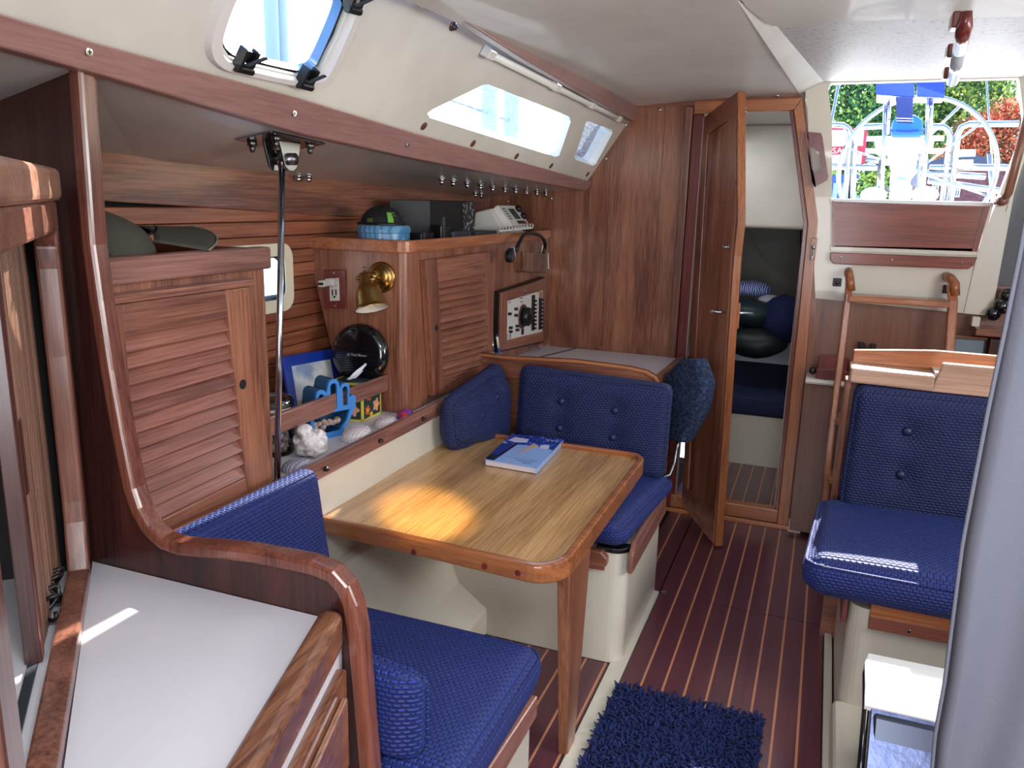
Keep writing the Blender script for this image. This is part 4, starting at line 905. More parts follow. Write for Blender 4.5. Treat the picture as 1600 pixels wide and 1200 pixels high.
# strip light along beam
sl_ = T('strip_light', 'long white strip light clipped under the overhead beam', 'lamp', P(860, 130))
l0, l1 = P(757, 78) + csn * .02, P(972, 186) + csn * .02
MB().tube([l0, l0 + (l1 - l0) * .45, l0 + (l1 - l0) * .75, l1], .011, 12).build('tube_cover', plain('white_tube', (230, 228, 218), .3), sl_, smooth=True)
for f in (.0, .38, .66, .92):
    c_ = l0 + (l1 - l0) * f; dr_ = (l1 - l0).normalized(); u_ = csn.cross(dr_)
    MB().hexa([c_ + dr_ * x + u_ * y + csn * z for x, y, z in ((-.02, -.016, -.018), (.02, -.016, -.018), (.02, .016, -.018), (-.02, .016, -.018), (-.02, -.013, .013), (.02, -.013, .013), (.02, .013, .013), (-.02, .013, .013))]).build('clip', WPL, sl_, bevel=.003)
fit = P(708, 40)
tag(MB().lathe([(.016, 0), (.014, .004), (.008, .005), (.008, .012), (.001, .013)], fit, csn, 14).build('light_socket', DCHROME, smooth=True), 'small dark metal stud on the cabin side left of the strip light', 'stud')
tag(MB().hexa([P(650, 5) + csn * .0, P(664, 12), P(676, 6), P(664, -2), P(650, 5) + csn * .02, P(664, 12) + csn * .02, P(676, 6) + csn * .02, P(664, -2) + csn * .02]).build('light_bracket', WPL, bevel=.002), 'small white plastic bracket on the overhead beam at the top edge', 'bracket')
# ================================================================== DINETTE BASES
def rbox(x0, x1, y0, y1, z0, z1, r, corners, k=6):
    pts = []
    for i, (cx, cy, s0) in enumerate(((x1, y1, 0), (x0, y1, 1), (x0, y0, 2), (x1, y0, 3))):
        if i in corners:
            ox, oy = cx + (-r if cx == x1 else r), cy + (-r if cy == y1 else r)
            for j in range(k + 1): t = (s0 + j / k) * PI / 2; pts.append(V((ox + r * math.cos(t), oy + r * math.sin(t), z0)))
        else: pts.append(V((cx, cy, z0)))
    return MB().prism(pts, (0, 0, z1 - z0))
S(rbox(-1.262, -.498, 2.365, 2.93, 0, .40, .05, [3]).build('wall_settee_base_aft', CREAM))
S(rbox(-1.262, -.545, 1.12, 1.62, 0, .34, .03, [0]).build('wall_settee_base_forward', CREAM))
S(MB().hexa([(-1.25, 1.6, -.0), (-1.02, 1.6, 0), (-1.02, 2.37, 0), (-1.25, 2.37, 0), (-1.25, 1.6, .46), (-1.20, 1.6, .46), (-1.20, 2.37, .46), (-1.25, 2.37, .46)]).build('wall_hull_liner', CREAM, bevel=.01))
S(MB().prism([(-1.25, 1.6, .0), (-.98, 1.6, 0), (-.98, 1.6, .10), (-1.12, 1.6, .20), (-1.25, 1.6, .22)], (0, .77, 0)).build('wall_hull_liner_step', CREAM, bevel=.01))
# aft settee trim boards
bt_ = T('settee_trim', 'wood retaining board on the aisle end of the aft dinette seat', 'trim', (-.49, 2.6, .38))
MB().prism([(-.492, 2.36, .335), (-.492, 2.93, .335), (-.492, 2.93, .435), (-.492, 2.40, .435), (-.492, 2.36, .40)], (.016, 0, 0)).build('board', RAILY, bt_, bevel=.003)
a = at(905, 885, Y=2.345); b = at(955, 900, Y=2.345)
bt_ = T('table_support', 'stepped wood support cleat on the front of the aft dinette seat', 'cleat', (-.6, 2.345, .38))
MB().prism([(-.80, 2.363, .34), (-.575, 2.363, .34), (-.555, 2.363, .36), (-.555, 2.363, .385), (-.575, 2.363, .405), (-.80, 2.363, .405)], (0, -.03, 0)).build('cleat_board', WX, bt_, bevel=.004)
MB().box(-.80, -.56, 2.325, 2.336, .345, .37).build('lower_lip', WX, bt_, bevel=.003)
bt_ = T('seat_edge_trim', 'dark rubber trim on the rounded corner of the aft seat base', 'trim', (-.53, 2.39, .40))
rbox(-.60, -.494, 2.358, 2.42, .395, .412, .05, [3]).build('corner_trim', BLACK, bt_, bevel=.003)
bt_ = T('settee_trim', 'wood retaining board at the aisle end of the near dinette seat', 'trim', (-.54, 1.4, .3))
MB().prism([(-.545, 1.15, .30), (-.545, 1.60, .30), (-.545, 1.60, .355), (-.545, 1.15, .38)], (.016, 0, 0)).build('board', RAILY, bt_, bevel=.003)
# ---- cushions (BLUE)
def cus(name, label, c8, mat=BLUE, **k):
    return tag(cushion(name, c8, mat, **k), label, 'cushion')
def hx(x0, x1, y0, y1, z0, z1): return [(x0, y0, z0), (x1, y0, z0), (x1, y1, z0), (x0, y1, z0), (x0, y0, z1), (x1, y0, z1), (x1, y1, z1), (x0, y1, z1)]
cus('seat_cushion', 'blue woven seat cushion on the far side of the dinette table', [(-1.23, 2.375, .413), (-.510, 2.35, .413), (-.472, 2.90, .413), (-1.23, 2.90, .413), (-1.23, 2.34, .505), (-.515, 2.30, .505), (-.445, 2.90, .505), (-1.23, 2.90, .505)], r=.04, puff=.015, piping=True)
# back cushion: face normal toward -Y
cus('back_cushion', 'large blue back cushion with four buttons at the aft end of the dinette', [(-1.06, 2.90, .515), (-.49, 2.90, .515), (-.49, 2.93, .845), (-1.06, 2.93, .86), (-1.06, 2.80, .515), (-.478, 2.80, .515), (-.478, 2.84, .845), (-1.06, 2.84, .865)],
    mat=BLUED, r=.03, puff=.015, buttons=((.30, .70), (.66, .68), (.30, .40), (.66, .38)))
cus('corner_cushion', 'blue buttoned side cushion in the corner against the ledge rail', [(-1.228, 2.46, .645), (-1.228, 2.86, .53), (-1.228, 2.86, .84), (-1.228, 2.46, .80), (-1.13, 2.46, .645), (-1.10, 2.86, .53), (-1.10, 2.86, .85), (-1.15, 2.46, .80)],
    mat=BLUED, r=.04, puff=.025, buttons=((.40, .55), (.70, .75)))
cus('seat_cushion', 'blue woven seat cushion on the near side of the dinette table', [(-1.22, 1.135, .345), (-.54, 1.135, .345), (-.545, 1.62, .345), (-1.22, 1.62, .345), (-1.22, 1.135, .465), (-.525, 1.135, .465), (-.53, 1.655, .465), (-1.22, 1.655, .465)], r=.045, puff=.015, buttons=((.45, .55),))
cus('side_cushion', 'upright blue side cushion between the wooden divider and the table', [(-1.228, 1.14, .47), (-1.228, 1.66, .47), (-1.228, 1.66, .80), (-1.228, 1.14, .80), (-1.16, 1.14, .47), (-1.14, 1.69, .47), (-1.17, 1.66, .80), (-1.17, 1.14, .80)], r=.02, puff=.01)
cus('back_cushion', 'blue back cushion end standing behind the rounded wooden divider', [(-1.13, 1.135, .47), (-.635, 1.135, .47), (-.625, 1.135, .645), (-1.13, 1.135, .70), (-1.13, 1.195, .47), (-.605, 1.20, .47), (-.60, 1.185, .64), (-1.13, 1.185, .70)], r=.03, puff=.01)
# ---- table
tb = T('dinette_table', 'teak dinette table with raised rounded edge and one flat leg', 'table', (-.52, 1.86, 0))
TZ = .62
tt = []
for cx, cy, r, s0 in ((-.522, 2.70, .07, 0), (-1.262, 2.70, .002, 1), (-1.262, 1.765, .002, 2), (-.522, 1.72, .085, 3)):
    ox, oy = cx + (-r if cx > -1 else r), cy + (-r if cy > 2.3 else r)
    for j in range(9): t = (s0 + j / 8) * PI / 2; tt.append(V((ox + r * math.cos(t), oy + r * math.sin(t), TZ - .03)))
MB().prism(tt, (0, 0, .03)).build('tabletop', TABLE, tb, bevel=.001)
def offp(pts, d):
    o = []; n = len(pts); c_ = V((sum(p.x for p in pts) / n, sum(p.y for p in pts) / n, 0))
    for i, p in enumerate(pts):
        a, b = pts[i - 1], pts[(i + 1) % n]; t = (b - a); t.z = 0; t.normalize(); nn = V((t.y, -t.x, 0)); o.append(p + nn * d)
    return o
ro_ = tt[27:36] + tt[0:10]   # near-right corner, far-right corner, far-left
ro_ = [tt[18]] + tt[27:36] + tt[0:9] + [tt[9]]
ri_ = []
for p in ro_: ri_.append(V((min(p.x, -.540) if True else 0, max(min(p.y, 2.682), 1.738), p.z)))
def shrink(cx, cy, r, s0, d):
    ox, oy = cx + (-r if cx > -1 else r), cy + (-r if cy > 2.3 else r); return [V((ox + (r - d) * math.cos((s0 + j / 8) * PI / 2), oy + (r - d) * math.sin((s0 + j / 8) * PI / 2), TZ)) for j in range(9)]
def rim(d): return [V((-1.25, 1.765 + d, TZ))] + shrink(-.522, 1.72, .085, 3, d) + shrink(-.522, 2.70, .07, 0, d) + [V((-1.25, 2.70 - d, TZ))]
nr_ = 16
def rimstrip(dl, z0, z1, name, mat):
    o_, i_ = rim(dl[0]), rim(dl[1]); m = MB(); m.strip([V((p.x, p.y, z0)) for p in o_], [V((p.x, p.y, z0)) for p in i_], (0, 0, z1 - z0)); return m.build(name, mat, tb, bevel=.005)
o_, i_ = rim(-.006), rim(.016)
m = MB(); A = [V((p.x, p.y, TZ - .042)) for p in o_]; Bq = [V((p.x, p.y, TZ - .042)) for p in i_]
# near side is lower; right and far side rise to a raised fiddle
def lift(p): return .006 if p.y < 1.80 and p.x < -.66 else (.006 + .010 * min(1, max(0, (p.y - 1.72) / .06)) if p.y < 1.8 else .016)
vs = A + Bq + [V((p.x, p.y, TZ + lift(p))) for p in o_] + [V((p.x, p.y, TZ + lift(p))) for p in i_]; k = len(A); fcs = []
for i in range(k - 1): fcs += [(i, i + 1, k + i + 1, k + i), (2 * k + i, 3 * k + i, 3 * k + i + 1, 2 * k + i + 1), (i, 2 * k + i, 2 * k + i + 1, i + 1), (k + i, k + i + 1, 3 * k + i + 1, 3 * k + i)]
fcs += [(0, k, 3 * k, 2 * k), (k - 1, 3 * k - 1, 4 * k - 1, 2 * k - 1)][:1]
fcs += [(k - 1, 2 * k - 1, 4 * k - 1, 3 * k - 1)]
m.add(vs, fcs); m.build('edge_rim', wood('table_rim_wood', (118, 66, 40), (166, 104, 62), 'x', 50, rough=.22, coat=.5), tb, bevel=.006, seg=3)
for x in (-.92, -.72, -.63):
    MB().lathe([(.008, 0), (.008, .0012), (.001, .0013)], V((x, 1.7135 if x < -.6 else 1.716, .60)), (0, -1, 0), 12).build('wood_plug', MARZ, tb)
lq = [(-.565, 1.86), (-.517, 1.86), (-.517, 2.02), (-.565, 2.02)]
MB().hexa([(-.552, 1.868, .0), (-.524, 1.868, 0), (-.524, 1.935, 0), (-.552, 1.935, 0), (-.556, 1.80, .575), (-.522, 1.80, .575), (-.522, 2.0, .575), (-.556, 2.0, .575)]).build('leg', wood('leg_wood', (100, 58, 42), (160, 106, 76), 'z', 60, contrast=.6), tb, bevel=.004)
MB().box(-.575, -.53, 1.78, 2.05, .560, .589).build('leg_hinge_block', WY, tb, bevel=.003)
# book
bk = T('magazine', 'thick blue paperback magazine lying upside down on the dinette table', 'book', V((-.93, 2.56, TZ)))
q = Q(at(757, 727, Z=TZ + .002), at(838, 741, Z=TZ + .002), at(880, 695, Z=TZ + .002), at(800, 686, Z=TZ + .002))
q.box(MB(), .003, q.w - .004, .003, q.h - .003, .001, .019).build('pages', plain('pages', (206, 196, 200), .8), bk)
ck_ = q.box(MB(), 0, q.w, 0, q.h, .019, .0205).build('cover', plain('cover_pale_blue', (150, 186, 240), .25, coat=.4), bk)
q.box(MB(), q.w - .003, q.w, 0, q.h, .0, .0205).build('spine', plain('spine_blue', (140, 180, 235), .25, coat=.4), bk)
def cov(pts, mat, d=.0208): MB().prism([q.at(a * q.w, b * q.h, d - .0003) for a, b in pts], q.n * .0006).build('cover_print', mat, ck_)
NAVYP = plain('print_navy', (34, 56, 140), .25, coat=.4); DKP = plain('print_dark', (26, 28, 52), .25, coat=.4); WP = plain('print_white', (216, 218, 240), .25, coat=.4)
cov([(0, .70), (.12, .62), (.62, .66), (1, .60), (1, 1), (0, 1)], twotone('sea_print', [(26, 44, 130), (54, 86, 190), (150, 170, 230)], 60, .25, coat=.4, stops=[.4, .6, .75]))
cov([(0, 0.02), (.10, 0.02), (.24, .62), (0, .62)], NAVYP); cov([(.10, .02), (.17, .02), (.30, .66), (.24, .62)], DKP, .0212); cov([(0, .02), (.12, .02), (.12, .20), (0, .22)], DKP, .0214)
cov([(.06, .74), (.20, .70), (.42, .74), (.40, .86), (.12, .88)], WP, .0216); cov([(.46, .30), (.70, .66), (.56, .74), (.48, .5)], plain('print_tan', (196, 170, 160), .3), .0216); cov([(.74, .60), (.90, .62), (.86, .74), (.70, .70)], WP, .0216)
text('title', 'YOUR BOAT', q, q.w * .86, q.h * .15, .011, DKP, ck_, .0212, flip=True); text('title', 'OWNER MANUAL AND CARE', q, q.w * .90, q.h * .20, .0085, DKP, ck_, .0212, flip=True); text('title', 'GUIDE', q, q.w * .84, q.h * .10, .011, DKP, ck_, .0212, flip=True)
text('masthead', 'SAIL', q, q.w * .95, q.h * .93, .028, WP, ck_, .0218, flip=True)
# ================================================================== SHELF ITEMS
ZL = ZS
jr = T('glass_jar', 'round lidded glass jar of sea shells behind the steel rod', 'jar', (-1.43, 1.84, ZL))
jc = V((-1.435, 1.83, ZL))
MB().lathe([(.001, .002), (.052, .002), (.054, .01), (.054, .12), (.046, .135), (.044, .14), (.001, .14)], jc, n=28).build('glass_body', CLEAR, jr, smooth=True)
MB().lathe([(.042, .138), (.056, .142), (.058, .155), (.050, .168), (.030, .176), (.001, .178)], jc, n=28).build('glass_lid', glassm('lid_glass', (.85, .88, .9)), jr, smooth=True)
MB().lathe([(.044, .128), (.049, .13), (.049, .138), (.044, .14)], jc, n=24).build('seal_ring', WPL, jr, smooth=True)
SHM = twotone('shell_pale', [(200, 180, 164), (160, 130, 120), (226, 214, 202)], 40, .5)
rs_ = random.Random(4)
for i in range(34):
    a = rs_.uniform(0, 2 * PI); r_ = rs_.uniform(.01, .040); c_ = jc + V((r_ * math.cos(a), r_ * math.sin(a), .014 + i * .0024))
    rt = Matrix.Rotation(rs_.uniform(0, 6), 3, 'X') @ Matrix.Rotation(rs_.uniform(0, 6), 3, 'Z')
    tag(MB().ell(c_, (.016, .011, .007), 10, rt, .05, i).build('sea_shell', SHM, smooth=True), 'small pale sea shell inside the glass jar', 'shell', 'sea shells inside the glass jar')
def shell(name, label, c, L_, W_, H_, rot, mat, grp=None):
    t = T(name, label, 'shell', c, grp)
    def fn(u, v):
        a = 2 * PI * u; rr_ = v ** .6
        x = L_ * math.cos(a) * rr_; y = W_ * math.sin(a) * rr_ * (1 - .18 * math.cos(a)); z = H_ * math.sqrt(max(0, 1 - v ** 2)) * (1 + .025 * math.sin(26 * v)) + .001
        return V(c) + Matrix.Rotation(rot, 3, 'Z') @ V((x + L_ * .25 * (1 - v), y, z))
    MB().grid(fn, 36, 26).build('valve', mat, t, smooth=True)
    MB().ell(V(c) + Matrix.Rotation(rot, 3, 'Z') @ V((L_ * .52, 0, H_ * .75)), (L_ * .22, W_ * .22, H_ * .25), 10).build('umbo', mat, t, smooth=True)
GSH = twotone('grey_clam', [(150, 150, 168), (196, 192, 200), (120, 116, 130)], 26, .5, 'wave', bump=.3)
PSH = twotone('pink_clam', [(206, 196, 196), (150, 120, 130), (216, 206, 204)], 30, .5, 'wave', [.3, .48, .6], bump=.3)
shell('clam_shell', 'grey clam shell on the ledge nearest the steel rod', (-1.292, 1.735, ZL), .045, .034, .026, 1.2, GSH)
shell('clam_shell', 'large pale clam shell with purple lines on the ledge', (-1.30, 2.055, ZL), .055, .042, .036, 1.4, PSH)
shell('clam_shell', 'smaller pale clam shell right of the large one on the ledge', (-1.295, 2.22, ZL), .045, .034, .026, 1.4, PSH)
shell('painted_shell', 'small red and purple painted shell below the cabinet corner', (-1.284, 2.335, ZL), .034, .026, .026, 1.4, twotone('red_purple', [(70, 60, 170), (190, 40, 60), (210, 70, 70)], 60, .35, stops=[.4, .5, .7]))
rk = MB(); rk.ell((-1.325, 1.85, ZL + .040), (.045, .052, .040), 34, None, .0, 3)
from mathutils import noise as mn
rk.v = [V(p) + (V(p) - V((-1.325, 1.85, ZL + .04))).normalized() * (mn.fractal(V(p) * 55, .8, 2, 5) * .012) for p in rk.v]
rk.ell((-1.335, 1.835, ZL + .078), (.022, .026, .020), 20, None, .0, 3)
rk.v = [V((p.x, p.y, max(p.z, ZL + .0005))) for p in rk.v]
tag(rk.build('quartz_rock', twotone('quartz', [(190, 178, 172), (232, 226, 226), (150, 134, 128)], 30, .45, bump=.6), smooth=True, weld=True), 'rough white crystalline rock beside the glass jar', 'rock')
# blue hand-shaped holder
hn = T('hand_shaped_holder', 'blue 3d printed hand-shaped box holding shells behind the rail', 'holder', (-1.42, 2.05, ZL))
HB = plain('hand_blue', (60, 128, 200), .4); HD = plain('hand_teal', (30, 84, 124), .45)
hy0_, hy1_ = 1.985, 2.115
hdir = V((.38, .92, 0)).normalized(); hu = V((0, 0, 1)); hnrm = V((hdir.y, -hdir.x, 0))
ho = V((-1.405, 1.955, ZL))
def HPt(a, b, d=0): return ho + hdir * a + hu * b + hnrm * d
def fing(cx, w_, z0, z1, k=8): return [(cx + w_ * math.cos(PI * i / k), z1 + w_ * math.sin(PI * i / k)) for i in range(k + 1)]
outl_ = [(.045, 0), (.12, 0), (.125, .02), (.15, .05), (.168, .085), (.172, .115), (.160, .125), (.146, .118)] + fing(.132, .017, .1, .150)[0:9] + fing(.090, .020, .1, .165) + fing(.045, .018, .1, .140) + [(.022, .10), (.010, .085), (.004, .06), (.015, .03)]
m = MB(); holes_ = [fing(.132, .010, 0, .146) + [(.124, .095), (.141, .095)], fing(.090, .012, 0, .160) + [(.079, .09), (.101, .09)], fing(.045, .010, 0, .134) + [(.036, .09), (.054, .09)],
    [(.05, .018), (.11, .018), (.135, .045), (.148, .08), (.02, .08), (.016, .055), (.028, .03)]]
plate(m, [HPt(a, b, 0) for a, b in outl_], [[HPt(a, b, 0) for a, b in h] for h in holes_], -hnrm * .008); m.build('hand_front', HB, hn)
m = MB(); k = len(outl_)
sc_in = [HPt(a, b, -.008) for a, b in outl_]; bk_ = [HPt(a, b, -.075) for a, b in outl_]
m.add(sc_in + bk_, [(i, (i + 1) % k, (i + 1) % k + k, i + k) for i in range(k)] + [tuple(range(k, 2 * k))]); m.build('hand_body', HD, hn)
for i in range(10):
    c_ = HPt(.035 + .010 * i, .028 + .016 * rs_.random(), -.022 - .02 * rs_.random())
    tag(MB().ell(c_, (.013, .010, .009), 10, Matrix.Rotation(rs_.uniform(0, 6), 3, 'Y'), .05, i).build('sea_shell', SHM, smooth=True), 'small pale sea shell lying in the blue hand-shaped box', 'shell', 'sea shells in the blue hand-shaped box')
# tissue box
tx = T('tissue_box', 'floral tissue box with yellow edges and a tissue pulled up', 'tissue box', (-1.44, 2.3, ZL))
A_, B_, C2 = V((-1.505, 2.205, ZL)), V((-1.385, 2.225, ZL)), V((-1.390, 2.352, ZL)); D_ = A_ + C2 - B_
ht = at(572, 605, X=-1.385).z - ZL; ht = .128
FLG = plain('box_green', (24, 60, 52), .5); YE = plain('box_yellow', (214, 196, 70), .5)
m = MB(); m.prism([A_, B_, C2, D_], (0, 0, ht)); m.build('box', FLG, tx)
for (p, r_) in ((A_, B_), (B_, C2)):
    q2 = Q(p, r_, r_ + V((0, 0, ht)), p + V((0, 0, ht))); W_, H_ = q2.w, q2.h
    m = MB(); [q2.box(m, *b) for b in ((0, .006, 0, H_, 0, .0008), (W_ - .006, W_, 0, H_, 0, .0008), (0, W_, 0, .006, 0, .0008), (0, W_, H_ - .006, H_, 0, .0008))]; m.build('yellow_edge', YE, tx)
    fl_ = [(.72, .30, .020, (226, 150, 130)), (.35, .62, .016, (196, 84, 50)), (.55, .85, .012, (190, 120, 170)), (.25, .25, .015, (200, 90, 50)), (.86, .70, .014, (210, 90, 60)), (.45, .10, .010, (220, 170, 60))]
    for i, (a, b, r_2, c_) in enumerate(fl_):
        m = MB(); pts = [q2.at(a * W_ + r_2 * (1 + .22 * math.cos(5 * t)) * math.cos(t), b * H_ + r_2 * (1 + .22 * math.cos(5 * t)) * math.sin(t), .0006) for t in [2 * PI * j / 30 for j in range(30)]]
        m.prism(pts, q2.n * .0005); m.build('flower_print', plain('fl_%d' % i, c_, .6), tx)
        m = MB(); m.prism([q2.at(a * W_ + r_2 * .35 * math.cos(t), b * H_ + r_2 * .35 * math.sin(t), .0012) for t in [2 * PI * j / 12 for j in range(12)]], q2.n * .0005); m.build('flower_centre', YE, tx)
    m = MB()
    for i in range(7):
        a, b = .5 + .045 * i, .88 - .02 * i * (i % 2)
        a = .08 + .05 * i; b = .80 + .015 * i; q2.box(m, a * W_, a * W_ + .004, b * H_, b * H_ + .012, .0006, .0012)
    m.build('leaf_print', plain('leaf_gold', (190, 180, 110), .6), tx)
tp_ = Q(A_ + V((0, 0, ht)), B_ + V((0, 0, ht)), C2 + V((0, 0, ht)), D_ + V((0, 0, ht)))
m = MB(); [tp_.box(m, *b) for b in ((0, .005, 0, tp_.h, 0, .001), (tp_.w - .005, tp_.w, 0, tp_.h, 0, .001), (0, tp_.w, 0, .005, 0, .001), (0, tp_.w, tp_.h - .005, tp_.h, 0, .001))]; m.build('yellow_edge', YE, tx)
m = MB(); cT = tp_.at(tp_.w / 2, tp_.h / 2, .0008); m.prism([cT + V((.03 * math.cos(t), .04 * math.sin(t), 0)) for t in [2 * PI * j / 20 for j in range(20)]], (0, 0, .0006)); m.build('opening', VOID, tx)
tag(MB().grid(lambda u, v: cT + V((-.012 + .035 * v + .008 * math.sin(u * 9) * v, -.03 + .035 * u + .055 * v * (1 - .4 * u), .001 + .052 * v ** 1.2 * (1 - .35 * u) + .006 * math.sin(u * 12 + v * 4))), 12, 12).build('tissue', plain('tissue_white', (226, 226, 236), .9), smooth=True), 'white tissue sticking up out of the floral box', 'tissue')
# black disc leaning on cabinet
ds = T('round_black_lid', 'round glossy black appliance disc leaning on the cabinet end', 'lid', (-1.50, 2.33, ZL))
dcn = at(562, 553, Y=2.325); dax = V((.12, -1, .10)).normalized()
dr0 = (at(603, 553, Y=2.325) - dcn).length
MB().lathe([(.001, -.02), (dr0 - .01, -.02), (dr0, -.012), (dr0, .0), (dr0 - .008, .012), (dr0 * .75, .018), (.001, .020)], dcn, dax, 56).build('shell', GBLACK, ds, smooth=True)
m = MB()
for i in range(14):
    z = -.07 + i * .0085; w2_ = math.sqrt(max(0, (dr0 * .78) ** 2 - z * z)); ux = V((1, .12, 0)).normalized(); uz_ = ux.cross(dax).normalized(); uz_ = uz_ if uz_.z > 0 else -uz_
    c_ = dcn + dax * .0195 + uz_ * z; m.tube([c_ - ux * w2_, c_ + ux * w2_], .0008, 4)
m.build('ridge_lines', BLACK, ds)
ux = V((1, .12, 0)).normalized(); uz_ = ux.cross(dax).normalized(); uz_ = uz_ if uz_.z > 0 else -uz_
q3 = Q(dcn - ux * .05 - uz_ * .012, dcn + ux * .05 - uz_ * .012, dcn + ux * .05 + uz_ * .012, dcn - ux * .05 + uz_ * .012)
if q3.n.dot(dax) < 0: pass
text('lettering', '@ Final Blaster', q3, .012, .006, .012, plain('grey_print', (160, 160, 166), .5), ds, .0212 if q3.n.dot(dax) > 0 else -.0212)
# framed picture
fp = T('picture_frame', 'blue framed landscape photo leaning on the hull side', 'picture', (-1.6, 2.13, ZL))
q = Q(at(462, 672, X=-1.52), at(540, 650, Y=2.315), at(520, 538, X=-1.60), at(441, 560, X=-1.655))
q = Q((-1.525, 1.99, ZL), (-1.55, 2.25, ZL), (-1.62, 2.27, .965), (-1.60, 2.00, .965))
pa_, pb2, pd_ = at(457, 655, X=-1.53), at(538, 632, X=-1.53), at(441, 557, X=-1.60); q = Q(pa_, pb2, pb2 + pd_ - pa_, pd_)
q.box(MB(), 0, q.w, 0, q.h, -.012, 0).build('frame', plain('frame_blue', (20, 52, 150), .35, coat=.3), fp, bevel=.004)
a0_, a1_, b0_, b1_ = q.w * .13, q.w * .87, q.h * .14, q.h * .82
q.box(MB(), a0_, a1_, b0_, b1_, .0, .0008).build('photo_sky', twotone('sky_print', [(130, 150, 180), (206, 206, 204), (176, 190, 206)], 9, .5), fp)
MB().prism([q.at(a0_ + (a1_ - a0_) * x, b0_ + (b1_ - b0_) * y, .0010) for x, y in ((.28, .0), (1, 0), (1, .42), (.9, .50), (.62, .46), (.5, .40), (.36, .40), (.32, .30))], q.n * .0004).build('photo_cliff', twotone('cliff_print', [(84, 74, 66), (136, 120, 100)], 40, .6), fp)
MB().prism([q.at(a0_ + (a1_ - a0_) * x, b0_ + (b1_ - b0_) * y, .0009) for x, y in ((0, 0), (.4, 0), (.34, .22), (0, .16))], q.n * .0004).build('photo_beach', plain('beach_print', (200, 184, 150), .6), fp)
# pen holder + pens
ph = T('pen_holder', 'small dark wooden pen block at the end of the ledge', 'holder', (-1.28, 3.15, ZL))
pz = .79
MB().box(-1.297, -1.240, 3.02, 3.26, ZL, ZL + .026).build('block', MARZ, ph, bevel=.003)
for (u0, v0, u1, v1, m_, lb) in ((773, 578, 769, 530, CHROME, 'silver pen standing in the dark wooden block'), (783, 576, 776, 522, plain('pen_blue', (24, 60, 160), .3), 'blue and white pen standing in the dark wooden block')):
    a, b = at(u0, v0, X=-1.27), at(u1, v1, X=-1.275); p_ = T('pen', lb, 'pen', a)
    MB().tube([a, a + (b - a) * .6], .0055, 10).build('barrel', m_, p_, smooth=True)
    MB().tube([a + (b - a) * .6, a + (b - a) * .93], .0052, 10).build('grip', WPL if m_ is not CHROME else CHROME, p_, smooth=True)
    MB().tube([a + (b - a) * .93, b], .003, 8).build('clicker', m_, p_, smooth=True)
# ================================================================== CHART TABLE
ct = T('chart_table', 'chart table with white top behind the aft back cushion', 'table', (-.9, 3.4, 0))
fy = 2.97
tl = at(785, 552, Y=fy)
pts = [at(785, 556, Y=fy), at(900, 562, Y=fy), at(985, 573, Y=fy), at(1010, 579, Y=fy), at(1026, 588, Y=fy), at(1033, 603, Y=fy)]
pts = [V((-1.30, fy, pts[0].z + .002))] + pts
dwn = [V((p.x, fy, 0.0)) for p in pts]
MB().strip(pts, [V((p.x, fy, .03)) for p in pts[:-1]] + [V((pts[-1].x, fy, .03))], (0, .018, 0)).build('front_panel', WX, ct)
pin = [p - V((0, 0, .012)) for p in pts]; pin[-1] = pts[-1] + V((-.012, 0, -.0)); pin[-2] = pts[-2] + V((-.010, 0, -.010)); pin[-3] = pts[-3] + V((-.006, 0, -.012))
MB().strip([p + V((0, -.008, 0)) for p in pts], [p + V((0, -.008, 0)) for p in pin], (0, .034, 0)).build('edge_moulding', ORX, ct, bevel=.003)
MB().hexa([(-1.29, 2.99, .80), (-.575, 2.99, .80), (-.60, 3.84, .755), (-1.29, 3.84, .755), (-1.29, 2.99, .82), (-.575, 2.99, .82), (-.60, 3.84, .775), (-1.29, 3.84, .775)]).build('white_top', WHITE_LAM, ct)
MB().hexa([(-.590, 2.99, .79), (-.565, 2.99, .79), (-.585, 3.83, .75), (-.612, 3.83, .75), (-.590, 2.99, .832), (-.565, 2.99, .832), (-.585, 3.83, .79), (-.612, 3.83, .79)]).build('side_fiddle', WY, ct, bevel=.003)
a, b = at(897, 546, Z=.785), at(868, 556, Z=.79); 
MB().tube([V((-1.13, 3.83, .7765)), V((-1.18, 3.40, .799))], .0035, 4).build('lid_joint', BLACK, ct)
MB().box(-1.29, -.67, 3.0, 3.84, .10, .70).build('pedestal', WX, ct)
# chart seat back
csb = T('chart_seat_back', 'dark blue chenille padded backrest on a bent steel tube', 'backrest', (-.46, 3.2, .55))
Yc = 3.20
bp = [at(1049, 582, Y=3.22), at(1070, 560, Y=3.22), at(1098, 560, Y=3.14), at(1111, 598, Y=3.10), at(1104, 640, Y=3.10), at(1075, 692, Y=3.12), at(1046, 686, Y=3.20), at(1045, 620, Y=3.24)]
vec = V((-.045, -.055, 0)) * -1
cb = sum(bp, V()) / 8
m = MB(); k = 8
layers = [(0.86, -.042), (.97, -.032), (1.0, -.0), (.97, .032), (.86, .042)]
nn = V((-.55, -.83, 0)).normalized()
big = []
for f, d in layers: big += [cb + (p - cb) * f + nn * d for p in bp]
fs = [tuple(range(k))[::-1], tuple(range(4 * k, 5 * k))] + [(l * k + i, l * k + (i + 1) % k, (l + 1) * k + (i + 1) % k, (l + 1) * k + i) for l in range(4) for i in range(k)]
m.add(big, fs); m.build('pad', CHEN, csb, smooth=True, bevel=.006)
tu_ = [at(1060, 686, Y=3.18), at(1058, 700, Y=3.18), at(1053, 725, Y=3.16), at(1046, 742, Y=3.12), V((-.56, 3.10, .40)), V((-.66, 3.12, .385))]
MB().tube(tu_, .011, 10).build('steel_tube', DCHROME, csb, smooth=True)
